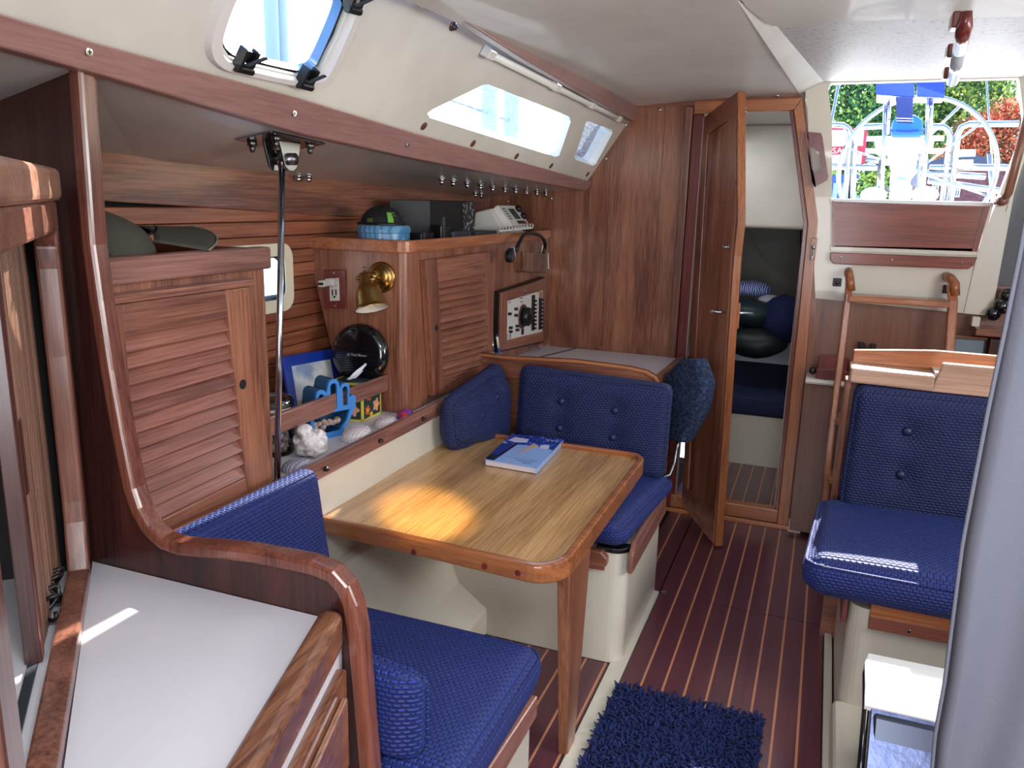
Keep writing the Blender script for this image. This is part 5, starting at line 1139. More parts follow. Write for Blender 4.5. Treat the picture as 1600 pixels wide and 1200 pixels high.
# ================================================================== PORT SIDE
S(rbox(.165, 1.2, 2.28, 2.90, 0, .405, .05, [2]).build('wall_settee_base_port', CREAM))
S(MB().box(.150, .62, 1.95, 2.30, -.01, .10).build('wall_settee_step_port', CREAM, bevel=.02, seg=3))
pw = T('settee_trim', 'two-step wood rail screwed along the port seat base', 'trim', (.35, 2.27, .38))
a = at(1362, 936, Y=2.262)
MB().box(a.x, 1.1, 2.250, 2.279, .398, .440).build('upper_board', ORX, pw, bevel=.004)
MB().box(a.x, 1.1, 2.256, 2.279, .358, .398).build('lower_board', REDX, pw, bevel=.003)
MB().lathe([(.006, 0), (.004, .002), (.001, .002)], V((at(1421, 981, Y=2.255).x, 2.256, .374)), (0, -1, 0), 10).build('screw_head', CHROME, pw)
sb = T('seat_side_trim', 'small dark wood trim at the aisle corner of the port seat', 'trim', (.15, 2.4, .4))
MB().box(.146, .162, 2.30, 2.75, .34, .43).build('board', MARZ, sb, bevel=.003)
cus('seat_cushion', 'blue woven seat cushion on the port side seat with a sunlit patch', [(.045, 2.22, .435), (1.0, 2.20, .435), (1.0, 2.80, .435), (.075, 2.80, .435), (.030, 2.20, .565), (1.0, 2.19, .555), (1.0, 2.80, .545), (.065, 2.80, .545)], r=.05, puff=.018)
cus('back_cushion', 'dark blue back cushion with buttons on the port side seat', [(.128, 2.80, .555), (.95, 2.80, .555), (.95, 2.84, .93), (.138, 2.84, .935), (.128, 2.72, .535), (.95, 2.72, .535), (.95, 2.76, .925), (.138, 2.76, .93)], mat=BLUED, r=.03, puff=.012, buttons=((.20, .70), (.20, .34), (.47, .66), (.47, .30)))
pb = T('seat_back_cabinet', 'wood-topped divider behind the port back cushion with a sunlit corner', 'cabinet', (.5, 2.88, 0))
MB().box(.118, 1.3, 2.845, 2.865, 0, .96).build('divider_panel', WX, pb)
MB().box(.100, .122, 2.81, 2.875, .45, .95).build('side_stile', WZ, pb, bevel=.004)
tl = at(1337, 594, Y=2.79)
z0, z1 = .945, 1.012
MB().hexa([(.112, 2.785, .945), (.36, 2.785, .940), (.36, 2.90, .940), (.112, 2.90, .945), (.112, 2.785, .995), (.36, 2.785, .992), (.36, 2.90, .992), (.112, 2.90, .995)]).build('step_top', wood('pale_teak', (150, 112, 92), (196, 160, 136), 'x', 60), pb, bevel=.006)  # paler teak than the back rail
m = MB(); m.strip([V((.352, 2.785, .940)), V((1.2, 2.785, .935))], [V((.375, 2.785, 1.035)), V((1.2, 2.785, 1.030))], (0, .025, 0)); m.build('front_rail', wood('pale_teak', 0, 0), pb, bevel=.005)
m = MB(); m.strip([V((.118, 2.90, .99)), V((.23, 2.90, .99)), V((.36, 2.90, .99)), V((1.2, 2.90, .99))], [V((.118, 2.90, 1.035)), V((.23, 2.90, 1.045)), V((.36, 2.90, 1.055)), V((1.2, 2.90, 1.050))], (0, .022, 0)); m.build('back_rail', ORX, pb, bevel=.004)
MB().box(.36, 1.2, 2.80, 2.91, .93, 1.0).build('locker_top', WPL, pb)
# little galley counter with pan rack, left of ladder
gc_ = T('galley_shelf', 'small white edged worktop between the door frame and the ladder', 'worktop', (.1, 3.7, .83))
a, b = at(1259, 596, Y=3.70), at(1335, 604, Y=3.70)
MB().box(-.03, .45, 3.70, 3.85, a.z - .008, a.z + .012).build('top', plain('cream_white', (224, 224, 214), .4), gc_, bevel=.002)
MB().box(-.03, .45, 3.699, 3.702, a.z - .004, a.z - .002).build('edge_line', DGREY, gc_)
gz = a.z + .012
MB().box(-.03, .0 + .02, 3.76, 3.85, 0.02, a.z - .008).box(.02, .45, 3.76, 3.78, 0.02, a.z - .008).build('panel_below', wood('engine_bulkhead', 0, 0), gc_)
S(MB().box(-.035, .02, 3.79, 3.81, .0, .06).build('baseboard_port', WPL))
wr = T('wooden_rack', 'dark red wooden rack sitting on the small galley worktop', 'rack', (.12, 3.74, gz))
MB().box(.015, .14, 3.80, 3.82, gz, gz + .09).build('back_board', MARZ, wr, bevel=.003); MB().box(.01, .14, 3.73, 3.80, gz + .015, gz + .035).build('ledge', MARZ, wr, bevel=.003)
MB().box(.01, .14, 3.725, 3.74, gz, gz + .045).build('lip', MARZ, wr, bevel=.003); MB().ell((-.005, 3.75, gz + .03), (.016, .016, .018), 10).build('knob', BLACK, wr, smooth=True)
wr = T('cutting_board', 'orange wooden board standing at the back behind the ladder', 'board', (.24, 3.80, gz))
MB().box(.145, .30, 3.78, 3.80, gz, gz + .085).build('board', ORX, wr, bevel=.003); MB().box(.16, .28, 3.776, 3.78, gz + .05, gz + .056).build('metal_strip', CHROME, wr)
bc = T('black_bracket', 'black forked bracket on the wood panel behind the ladder', 'bracket', at(1360, 545, Y=3.86))
m = MB(); m.prism([at(u, v, Y=3.868) for u, v in ((1340, 550), (1342, 533), (1352, 535), (1354, 543), (1359, 543), (1361, 536), (1369, 537), (1367, 551))], (0, -.03, 0)); m.build('fork', BLACK, bc, bevel=.002)
MB().box(bc.location.x - .03, bc.location.x + .03, 3.855, 3.869, bc.location.z - .02, bc.location.z).build('fork_base', BLACK, bc, bevel=.002)
gs_ = T('galley_sill', 'wood sill at the right end of the cream companionway moulding', 'sill', at(1540, 505, Y=3.8))
a = at(1522, 510, Y=3.80); MB().box(a.x, 1.3, 3.74, 3.86, a.z - .03, a.z).build('sill_board', WX, gs_, bevel=.003)
MB().box(a.x - .01, a.x + .02, 3.80, 3.868, a.z - .0, a.z + .04).build('post', CREAM, gs_, bevel=.002)
gb = T('grey_bin', 'pale grey-blue bin recessed in the wood panel right of the ladder', 'bin', at(1515, 540, Y=3.84))
a = at(1490, 527, Y=3.85); b = at(1537, 550, Y=3.85)
MB().box(a.x, b.x, 3.835, 3.868, a.z - .2, a.z).build('bin_front', plain('grey_blue_plastic', (120, 136, 148), .5), gb, bevel=.012, seg=3)
MB().box(a.x - .01, b.x + .005, 3.83, 3.868, a.z, a.z + .012).build('bin_lip', WX, gb, bevel=.003)
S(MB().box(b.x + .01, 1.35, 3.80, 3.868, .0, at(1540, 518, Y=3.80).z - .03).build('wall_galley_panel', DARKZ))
gl_ = T('dark_galley_gear', 'black shiny cooking gear in the dark recess beside the curtain', 'gear', at(1563, 480, Y=3.9))
for u, v, r_ in ((1566, 478, .035), (1574, 462, .03), (1552, 490, .03)):
    MB().ell(at(u, v, Y=3.80), (r_, r_, r_), 14).build('pot', GBLACK, gl_, smooth=True)
# steel topped box
bxs = T('steel_fronted_box', 'low box with white rounded top blazing in sunlight and scratched steel front', 'box', (.42, 2.0, 0))
STL = plain('scratched_steel', (92, 102, 136), .3, .85, bump=.25, bscale=30)
x0_, x1_ = .195, .75
topc = [(2.07, .36), (2.066, .385), (2.05, .396), (2.00, .396), (1.93, .380), (1.88, .352)]
m = MB(); A = [V((x0_ + (.075, .035, .010, 0, .0, .0)[i], y, z)) for i, (y, z) in enumerate(topc)]; Bq = [V((x1_, y, z)) for y, z in topc]
m.strip(A, Bq, (0, 0, -.012)); m.build('rounded_top', plain('white_box_top', (226, 228, 228), .3, coat=.3), bxs, smooth=False, bevel=.003)
frq = Q(V((x0_, 1.70, .02)), V((x1_, 1.70, .02)), V((x1_, 1.882, .352)), V((x0_, 1.882, .352)))
frq.box(MB(), 0.015, frq.w, 0, frq.h, -.01, .0).build('steel_front', STL, bxs, bevel=.002)
frq.box(MB(), .235, .45, .0, frq.h - .075, .0, .004).build('dark_front_panel', plain('olive_black', (44, 46, 38), .4), bxs)
MB().hexa([(x0_ + .02, 1.72, .0), (x1_, 1.72, .0), (x1_, 2.06, .0), (x0_ + .02, 2.06, .0), (x0_ + .02, 1.87, .34), (x1_, 1.87, .34), (x1_, 2.06, .375), (x0_ + .02, 2.06, .375)]).build('box_body', plain('dark_steel', (60, 66, 80), .25, .7), bxs, bevel=.008, seg=3)
MB().tube([V((x0_ + .012, 2.05, .37)), V((x0_ + .004, 1.98, .375)), V((x0_ + .004, 1.89, .345)), V((x0_ + .004, 1.70, .02))], .008, 8).build('edge_gasket', GBLACK, bxs, smooth=True)
# curtain
cu = T('curtain', 'grey-blue fabric curtain hanging in the right foreground', 'curtain', (.35, 1.0, .2))
ce = [(1640, 150), (1612, 300), (1594, 400), (1570, 520), (1545, 640), (1522, 760), (1505, 850), (1492, 950), (1478, 1060), (1462, 1150), (1455, 1230), (1448, 1330)]
cep = [at(u, v, Y=1.0) for u, v in ce]
def cfn(u, v):
    s_ = v * (len(cep) - 1); i = min(int(s_), len(cep) - 2); t = s_ - i; p = cep[i] * (1 - t) + cep[i + 1] * t
    w_ = u * .42
    f = .02 * math.sin(u * 9 + v * 1.5) + .012 * math.sin(u * 23 + 3 * v) * v + .02 * math.exp(-((u - .12 - .1 * math.sin(v * 3)) / .06) ** 2)
    return V((p.x + w_, 1.0 - f * (1 if u > .02 else u / .02) - .10 * u, p.z + .01 * math.sin(9 * u)))
CURT = plain('curtain_cloth', (96, 97, 108), .8, bump=.12, bscale=260)
o = MB().grid(cfn, 90, 60).build('cloth', CURT, cu, smooth=True); sm_ = o.modifiers.new('t', 'SOLIDIFY'); sm_.thickness = .002
MB().tube([cfn(0, i / 60) for i in range(61)], .003, 6).build('side_hem', CURT, cu, smooth=True)
# ================================================================== LEFT FOREGROUND
ar = [(123, 105), (128, 180), (143, 383), (155, 470), (172, 580), (190, 680), (200, 730), (207, 765), (217, 795), (232, 822), (252, 840), (275, 848), (330, 852), (388, 858), (440, 868), (484, 877), (519, 892), (542, 918), (555, 950), (562, 990), (570, 1080), (580, 1200), (588, 1320)]
Y0 = 1.085
arp = [at(u, v, Y=Y0) for u, v in ar]; arp = [arp[0] + V((0, 0, .12))] + arp
inn_ = []
for i, p in enumerate(arp):
    t = (arp[min(i + 1, len(arp) - 1)] - arp[max(i - 1, 0)]).normalized(); nn_ = V((t.z, 0, -t.x)); inn_.append(p + nn_ * .030)
fd = T('divider_bulkhead', 'dark wooden divider bulkhead with a sweeping rounded edge in the left foreground', 'bulkhead', (-1.0, 1.1, 0))
m = MB(); m.strip([p + V((0, 0, 0)) for p in arp], inn_, (0, .040, 0)); m.build('edge_moulding', wood('edge_trim_wood', (88, 46, 38), (134, 78, 60), 'z', 70, rough=.25, coat=.5), fd, bevel=.009, seg=3)
solid = [p.copy() for p in inn_]
poly = [V((p.x, Y0 + .010, p.z)) for p in solid] + [V((solid[-1].x, Y0 + .010, 0.0)), V((-1.74, Y0 + .010, 0.0)), V((-1.74, Y0 + .010, 1.86))]
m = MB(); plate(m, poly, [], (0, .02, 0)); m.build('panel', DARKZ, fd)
# white counter
rd_ = (V((-1.304, 1.087, 0)), V((-.857, .641, 0)))
dd_ = (rd_[1] - rd_[0]).normalized()
far_ = rd_[1] + dd_ * .45
ctp = T('vanity_counter', 'lavender white counter top in the left foreground', 'counter', (-.9, .9, ZS))
f0_, f1_ = at(503, 968, Z=ZS), at(365, 1200, Z=ZS); fdv = (f1_ - f0_).normalized(); fn1 = f0_ + fdv * .75
m = MB(); m.prism([V((-1.32, 1.093, .74)), V((f0_.x + .02, 1.093, .74)), V((fn1.x + .02, fn1.y, .74)), V((far_.x, far_.y, .74))], (0, 0, ZS - .74)); m.build('laminate_top', WHITE_LAM, ctp)
nf = V((-fdv.y, fdv.x, 0));
if nf.x < 0: nf = -nf
a_, b_ = V((f0_.x, 1.085, 0)), V((fn1.x, fn1.y, 0))
m = MB(); w_ = .048
m.hexa([a_ + V((0, 0, .72)), a_ + nf * w_ + V((0, 0, .72)), b_ + nf * w_ + V((0, 0, .72)), b_ + V((0, 0, .72)), a_ + V((0, 0, ZS + .028)), a_ + nf * w_ + V((0, 0, ZS + .028)), b_ + nf * w_ + V((0, 0, ZS + .028)), b_ + V((0, 0, ZS + .028))]); 
for i in (m,): i.v = [V((p.x, min(p.y, 1.087), p.z if abs(p.z - .72) > .01 or p.z > .73 else .72)) for p in i.v]
m.build('front_rail', wood('counter_rail_wood', (92, 54, 40), (150, 102, 74), 'y', 50, rough=.25, coat=.6), ctp, bevel=.014, seg=4)
# drawer front below
fb = a_ + nf * .036; 
qd = Q(fb + V((0, 0, .0)) + fdv * .0, b_ + nf * .036, b_ + nf * .036 + V((0, 0, .715)), fb + V((0, 0, .715)))
if qd.n.dot(nf) < 0: qd = Q(b_ + nf * .036, fb, fb + V((0, 0, .715)), b_ + nf * .036 + V((0, 0, .715)))
vc = T('vanity_cabinet', 'wooden vanity cabinet with raised panel drawers under the white counter', 'cabinet', fb)
qd.box(MB(), .0, qd.w - .003, 0, qd.h, -.02, 0).build('carcass', WHITE_LAM, vc)
for k_, (b0_, b1_) in enumerate(((.50, .695), (.28, .48), (.06, .26))):
    d_ = qd.box(MB(), .05, qd.w - .035, b0_, b1_, .0, .018).build('drawer', wood('drawer_wood', (96, 56, 40), (156, 104, 72), 'y', 50, rough=.2, coat=.6), vc, bevel=.004)
    qd.box(MB(), .085, qd.w - .07, b0_ + .03, b1_ - .03, .018, .030).build('raised_panel', wood('drawer_wood', 0, 0), d_, bevel=.010, seg=3)
# diagonal locker rail + stile
up = V((0, 0, 1)); on = V((-dd_.y, dd_.x, 0)); on = on if on.dot(V((-1, -1, 0))) > 0 else -on
s0_ = V((-1.302, 1.078, 0))
lk = T('tambour_locker', 'corner locker with tambour door and wooden frame at the left edge', 'locker', s0_)
m = MB()
th_ = .038
path_o = [(0.0, 1.46), (0.0, 1.40), (0, 1.2), (0, 1.0), (0, .90), (.004, .85), (.012, .81), (.03, ZS + .028), (.10, ZS + .026), (.35, ZS + .026), (1.1, ZS + .026)]
path_i = [(.052, 1.40), (.047, 1.36), (.042, 1.2), (.042, 1.0), (.044, .92), (.048, .88), (.056, .85), (.075, ZS + .0), (.11, ZS - .002), (.35, ZS - .002), (1.1, ZS - .002)]
LP = lambda s, z, d=0: s0_ + dd_ * s + on * d + up * z
m.strip([LP(a, z) for a, z in path_o], [LP(a, z) for a, z in path_i], on * th_); m.build('curved_frame', wood('frame_wood', (84, 48, 40), (140, 92, 74), 'z', 60, rough=.3, coat=.3), lk, bevel=.005)
MB().hexa([LP(.0, 1.425), LP(.95, 1.425), LP(.95, 1.425, th_), LP(.0, 1.425, th_), LP(.0, 1.478), LP(.95, 1.478), LP(.95, 1.478, th_), LP(.0, 1.478, th_)]).build('top_frame', wood('frame_wood_y', (88, 52, 44), (146, 98, 80), 'y', 60, coat=.3), lk, bevel=.006)
MB().hexa([LP(.02, 1.478, -.012), LP(.95, 1.478, -.012), LP(.95, 1.478, .25), LP(.02, 1.478, .25), LP(.02, 1.535, -.012), LP(.95, 1.535, -.012), LP(.95, 1.535, .25), LP(.02, 1.535, .25)]).build('top_fiddle', wood('top_fiddle_wood', (130, 92, 76), (178, 134, 112), 'y', 40, rough=.3), lk, bevel=.012, seg=3)
MB().hexa([LP(.86, ZS, -.004), LP(.94, ZS, -.004), LP(.94, ZS, th_), LP(.86, ZS, th_), LP(.85, 1.425, -.004), LP(.93, 1.425, -.004), LP(.93, 1.425, th_), LP(.85, 1.425, th_)]).build('near_stile', wood('frame_wood', 0, 0), lk, bevel=.006)
MB().hexa([LP(.0, ZS - .03, th_), LP(.9, ZS - .03, th_), LP(.9, ZS - .03, .45), LP(.0, ZS - .03, .45), LP(.0, ZS - .003, th_), LP(.9, ZS - .003, th_), LP(.9, ZS - .003, .45), LP(.0, ZS - .003, .45)]).build('locker_shelf', WHITE_LAM, lk)
MB().hexa([LP(.02, ZS - .003, .058), LP(.9, ZS - .003, .058), LP(.9, ZS - .003, .072), LP(.02, ZS - .003, .072), LP(.02, ZS + .002, .058), LP(.9, ZS + .002, .058), LP(.9, ZS + .002, .072), LP(.02, ZS + .002, .072)]).build('door_track', DGREY, lk)
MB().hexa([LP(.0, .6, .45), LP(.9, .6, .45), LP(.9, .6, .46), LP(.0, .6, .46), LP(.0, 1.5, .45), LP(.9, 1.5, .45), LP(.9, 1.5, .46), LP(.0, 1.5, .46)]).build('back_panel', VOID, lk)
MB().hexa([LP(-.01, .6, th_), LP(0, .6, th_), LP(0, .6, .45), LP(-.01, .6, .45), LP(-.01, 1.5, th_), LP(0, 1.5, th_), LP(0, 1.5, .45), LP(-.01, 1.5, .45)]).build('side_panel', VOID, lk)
# tambour door: slats
tdo = MB().hexa([LP(.02, ZS, .066), LP(.28, ZS, .066), LP(.28, ZS, .072), LP(.02, ZS, .072), LP(.02, 1.42, .066), LP(.28, 1.42, .066), LP(.28, 1.42, .072), LP(.02, 1.42, .072)]).build('tambour_door', DARKZ, lk)
TM = wood('tambour_wood', (96, 66, 54), (150, 110, 90), 'z', 60, vary=.18)
ta = LP(.36, 0, .075); tb_ = ta + V((-.165, .235, 0)) * .9
ta = V((-1.115, .815, 0)); tb_ = V((-1.335, 1.035, 0)) ; tdv = (tb_ - ta); tL = tdv.length; tdv.normalize(); tn_ = V((tdv.y, -tdv.x, 0)); ns = 19
for i in range(ns):
    p = ta + tdv * (i * tL / ns); p2 = ta + tdv * ((i + 1) * tL / ns - .0035)
    MB().hexa([p + up * ZS, p2 + up * ZS, p2 - tn_ * .008 + up * ZS, p - tn_ * .008 + up * ZS, p + up * 1.42, p2 + up * 1.42, p2 - tn_ * .008 + up * 1.42, p - tn_ * .008 + up * 1.42]).build('tambour_slat', TM, tdo, bevel=.0015, seg=1)
MB().hexa([ta + up * ZS + tn_ * .003, ta - tdv * .028 + up * ZS + tn_ * .003, ta - tdv * .028 - tn_ * .022 + up * ZS, ta - tn_ * .022 + up * ZS, ta + up * 1.42 + tn_ * .003, ta - tdv * .028 + up * 1.42 + tn_ * .003, ta - tdv * .028 - tn_ * .022 + up * 1.42, ta - tn_ * .022 + up * 1.42]).build('lead_edge', DARKZ, tdo, bevel=.002)
hm = ta + tdv * .02
MB().hexa([hm + up * 1.03 + tn_ * .0, hm + tdv * .018 + up * 1.03, hm + tdv * .018 + up * 1.03 + tn_ * .002, hm + up * 1.03 + tn_ * .002, hm + up * 1.15, hm + tdv * .018 + up * 1.15, hm + tdv * .018 + up * 1.15 + tn_ * .002, hm + up * 1.15 + tn_ * .002]).build('finger_pull', DARKZ, tdo)
cdp = [LP(.10 + .012 * math.sin(i * .9), ZS + .012 + .02 * (1 + math.sin(i * .53)), .055 + .015 * math.cos(i * .7)) + dd_ * (i * .0022) for i in range(60)]
tag(MB().tube(cdp, .004, 6).build('tangled_cord', BLACK, smooth=True), 'tangled black cord between the tambour door and the wood rail', 'cord')
# ================================================================== RUG
rg = T('shag_rug', 'navy blue shag bath mat on the striped cabin sole', 'rug', (-.27, 1.9, 0))
rp0, rp1 = at(955, 1068, Z=.02), at(1195, 1122, Z=.02)
xa, xb, ya, yb = -.475, -.03, 1.45, 2.235
NAVY = plain('navy_chenille', (22, 38, 92), .95); 
MB().box(xa + .01, xb - .01, ya, yb - .01, .001, .012).build('backing', NAVY, rg)
vs, fs = [], []
rr_ = random.Random(2); nx, ny = 50, 84
for i in range(nx):
    for j in range(ny):
        x = xa + (xb - xa) * (i + rr_.random()) / nx; y = ya + (yb - ya) * (j + rr_.random()) / ny; z = .010
        a = rr_.uniform(0, 2 * PI); l_ = rr_.uniform(.010, .018); hgt = rr_.uniform(.014, .026); r0_ = .0036
        dx_, dy_ = math.cos(a) * l_, math.sin(a) * l_; b0 = len(vs)
        for k, (f, hh_, rr2) in enumerate(((0, 0, .8), (.45, .8, 1.1), (1, 1.0, .75))):
            for c in range(4):
                t = c * PI / 2; vs.append((x + dx_ * f + rr2 * r0_ * math.cos(t), y + dy_ * f + rr2 * r0_ * math.sin(t), z + hgt * hh_ - (.003 if k == 2 and c % 2 else 0)))
        for k in range(2):
            for c in range(4): fs.append((b0 + k * 4 + c, b0 + k * 4 + (c + 1) % 4, b0 + k * 4 + 4 + (c + 1) % 4, b0 + k * 4 + 4 + c))
        fs.append(tuple(b0 + 8 + c for c in range(4)))
m = MB(); m.v = [V(p) for p in vs]; m.f = fs
o = m.build('pile', NAVY, rg, smooth=True); o['kind'] = 'stuff'
# floor clips
for u, v, l in ((1035, 926, 'small metal floor latch at the cabin sole joint'),):
    p = at(u, v, Z=0); t = T('floor_latch', l, 'latch', p)
    MB().lathe([(.010, 0), (.010, .003), (.001, .003)], p, n=12).build('plate', DCHROME, t); MB().tube([p + V((-.006, 0, .004)), p + V((.018, .004, .005))], .003, 6).build('lever', DCHROME, t)
# ================================================================== OUTSIDE
GEL = plain('white_gelcoat', (235, 238, 240), .35, coat=.3)
S(MB().box(-.09, 1.9, 3.92, 8.5, 1.44, 1.50).build('floor_cockpit', GEL))
O = lambda u, v, y: at(u, v, Y=y)
pd = T('steering_pedestal', 'white steering pedestal with a large stainless steering wheel in the cockpit', 'pedestal', O(1418, 312, 5.0))
wc = O(1430, 268, 5.4); wr_ = (O(1557, 268, 5.4) - wc).length
wh = MB().tube([wc + V((wr_ * math.cos(t), .0, wr_ * math.sin(t))) for t in [2 * PI * i / 72 for i in range(72)]], .014, 10, closed=True).build('steering_wheel', CHROME, pd, smooth=True)
for i in range(6):
    t = PI / 6 + i * PI / 3 + .2; MB().tube([wc, wc + V((wr_ * math.cos(t), 0, wr_ * math.sin(t)))], .006, 8).build('spoke', CHROME, wh, smooth=True)
MB().lathe([(.04, -.03), (.05, 0), (.04, .03), (.001, .035)], wc, (0, -1, 0), 16).build('hub', CHROME, wh, smooth=True)
def op_(pts, y, d, nm, mat, par, bev=.01): MB().prism([O(u, v, y) for u, v in pts], (0, d, 0)).build(nm, mat, par, bevel=bev, seg=3)
op_([(1369, 213), (1462, 213), (1456, 238), (1434, 238), (1436, 250), (1390, 250), (1392, 238), (1372, 238)], 4.9, .25, 'instrument_housing', GEL, pd)
op_([(1392, 250), (1434, 250), (1430, 268), (1396, 268)], 4.95, .2, 'neck', GEL, pd); op_([(1394, 268), (1425, 268), (1420, 312), (1392, 312)], 5.0, .18, 'column', GEL, pd)
for u in (1352, 1360):
    pass
for (a, b) in (((1354, 217), (1475, 216)), ((1352, 236), (1474, 236))):
    MB().tube([O(*a, 4.95), O(*b, 4.95)], .014, 10).build('side_handle', GEL, pd, smooth=True)
for u0, u1 in ((1380, 1372), (1438, 1440)): MB().tube([O(u0, 238, 5.0), O(u1, 314, 5.0)], .018, 10).build('guard_tube', CHROME, pd, smooth=True)
for u, v in ((1365, 305), (1445, 304)): MB().ell(O(u, v, 5.0), (.07, .07, .045), 16).build('foot_dome', GEL, pd, smooth=True)
MB().tube([O(u, v, 4.93) for u, v in ((1376, 250), (1372, 270), (1382, 292), (1390, 300))], .008, 8).build('control_lever', DCHROME, pd, smooth=True)
op_([(1449, 240), (1452, 252), (1446, 275), (1425, 292), (1420, 285), (1436, 266)], 5.15, .02, 'compass_shade', plain('smoke_plastic', (120, 126, 150), .2), pd, .003)
op_([(1402, 276), (1416, 277), (1416, 281), (1402, 280)], 4.99, .004, 'pedestal_badge', plain('pale_blue_badge', (150, 190, 200), .5), pd, 0)
cv = T('folding_table_cover', 'royal blue canvas cover draped over stainless posts in the cockpit', 'cover', O(1423, 150, 4.7))
CAN = plain('royal_blue_canvas', (28, 60, 160), .8, bump=.2, bscale=30)
op_([(1369, 128), (1429, 127), (1429, 152), (1369, 147)], 4.7, .03, 'left_panel', CAN, cv, .004); op_([(1433, 127), (1477, 126), (1476, 153), (1433, 151)], 4.7, .03, 'right_panel', CAN, cv, .004)
op_([(1400, 151), (1427, 152), (1426, 193), (1402, 192)], 4.7, .02, 'hanging_strap', plain('navy_canvas', (24, 44, 110), .8), cv, .003)
op_([(1370, 147), (1474, 153), (1472, 160), (1370, 160)], 4.74, .03, 'white_underside', GEL, cv, .003)
for z_ in (184, 188): op_([(1401, z_), (1427, z_ + 1), (1427, z_ + 2), (1401, z_ + 1)], 4.695, .003, 'stitching', GEL, cv, 0)
bcu = T('cockpit_bag', 'bright blue tied fabric bundle on the instrument housing', 'bag', O(1418, 212, 4.9))
op_([(1393, 212), (1395, 190), (1402, 180), (1430, 179), (1442, 186), (1444, 212)], 4.82, .12, 'bundle', plain('bright_blue', (20, 110, 220), .5, bump=.4, bscale=30), bcu, .02)
MB().tube([O(1380, 203, 4.85), O(1418, 206, 4.80), O(1456, 202, 4.85)], .005, 6).build('tie_cord', plain('cord_blue', (30, 60, 170), .6), bcu, smooth=True)
def rails(name, label, grp, loops, y, r=.014):
    t = T(name, label, 'railing', O(*loops[0][0], y), grp)
    for l in loops: MB().tube([O(u, v, y) for u, v in l], r, 8).build('tube', CHROME, t, smooth=True)
def arch(x0, x1, top, bot, r=9): return [(x0, bot), (x0 + 1, top + r), (x0 + 3, top + 3), (x0 + r, top), (x1 - r, top), (x1 - 3, top + 3), (x1 - 1, top + r), (x1, bot)]
rails('stern_rail', 'left stainless stern rail of arched tubes behind the wheel', 'stern rails', [[(1296, 195), (1318, 196), (1326, 202), (1328, 210), (1320, 338)], [(1330, 338), (1336, 215), (1342, 203), (1352, 198), (1382, 197)], [(1296, 260), (1382, 262)], [(1352, 250), (1390, 254)]], 6.0, .02)
rails('stern_rail', 'middle stainless arch rail right of the pedestal', 'stern rails', [[(1453, 198), (1474, 198), (1482, 204), (1485, 214), (1470, 338)], [(1452, 262), (1486, 263)]], 6.0, .02)
rails('stern_rail', 'right stainless stern rail with horizontal bars before the red tree', 'stern rails', [[(1482, 338), (1496, 212), (1502, 199), (1514, 194), (1592, 193)], [(1494, 261), (1575, 262)], [(1446, 270), (1540, 276)], [(1450, 282), (1560, 298)]], 6.0, .02)
rails('stern_post', 'upright stainless posts beside the blue canvas cover', 'cockpit posts', [[(1384, 148), (1377, 330)], [(1390, 148), (1387, 210)]], 4.745, .010)
rails('stern_post', 'upright stainless posts right of the blue bundle', 'cockpit posts', [[(1451, 150), (1441, 330)], [(1456, 150), (1452, 230)]], 4.745, .010)
for a, b, l in (((1490, 240), (1524, 239), 'upper white horizontal grip on the right stern rail'), ((1490, 256), (1520, 255), 'lower white horizontal grip on the right stern rail')):
    t = T('rail_grip', l, 'grip', O(*a, 5.9)); MB().tube([O(*a, 5.9), O(*b, 5.9)], .022, 10).build('grip', GEL, t, smooth=True); MB().tube([O(*a, 5.9) + V((.01, 0, 0)), O(*a, 6.0) + V((.01, 0, 0))], .01, 8).build('bracket', CHROME, t)
for a, b, l, r_ in (((1541, 120), (1556, 340), 'thin wire backstay at the right of the companionway view', .006), ((1311, 128), (1270, 340), 'thin wire stay at the left of the companionway view', .010), ((1452, 212), (1506, 160), 'slanting white rod crossing behind the wheel', .010), ((1545, 240), (1553, 340), 'heavy turnbuckle stay beside the wheel rim', .012)):
    tag(MB().tube([O(*a, 6.3), O(*b, 6.3)], r_, 8).build('stay', CHROME, smooth=True), l, 'stay')
sg = T('sale_sign', 'white and red sign reading SALE hanging on the stern rail', 'sign', O(1328, 262, 6.05))
q = Q(O(1290, 266, 6.05), O(1350, 263, 6.05), O(1356, 200, 6.05), O(1290, 200, 6.05)); RED = plain('sign_red', (214, 50, 80), .5)
q.box(MB(), 0, q.w, 0, q.h, -.01, 0).build('board', plain('sign_white', (240, 240, 242), .5), sg)
q.box(MB(), 0, q.w, q.h * .36, q.h * .56, 0, .002).build('red_band', RED, sg); q.box(MB(), q.w - .02, q.w, 0, q.h, 0, .0025).build('red_border', RED, sg); q.box(MB(), 0, q.w, q.h - .012, q.h, 0, .0025).build('red_border', RED, sg); q.box(MB(), 0, q.w, 0, .01, 0, .0025).build('red_border', RED, sg)
text('lettering', 'SALE', q, q.w * .16, q.h * .39, q.h * .20, plain('sign_letter_white', (250, 250, 250), .5), sg, .004, 1.15)
text('lettering', 'FOR', q, q.w * .2, q.h * .66, q.h * .2, plain('sign_faint', (226, 214, 216), .5), sg, .004)
sp = plain('s_black', (60, 60, 80), .5); text('lettering', '. . . . . .', q, q.w * .1, q.h * .24, q.h * .16, sp, sg, .004)
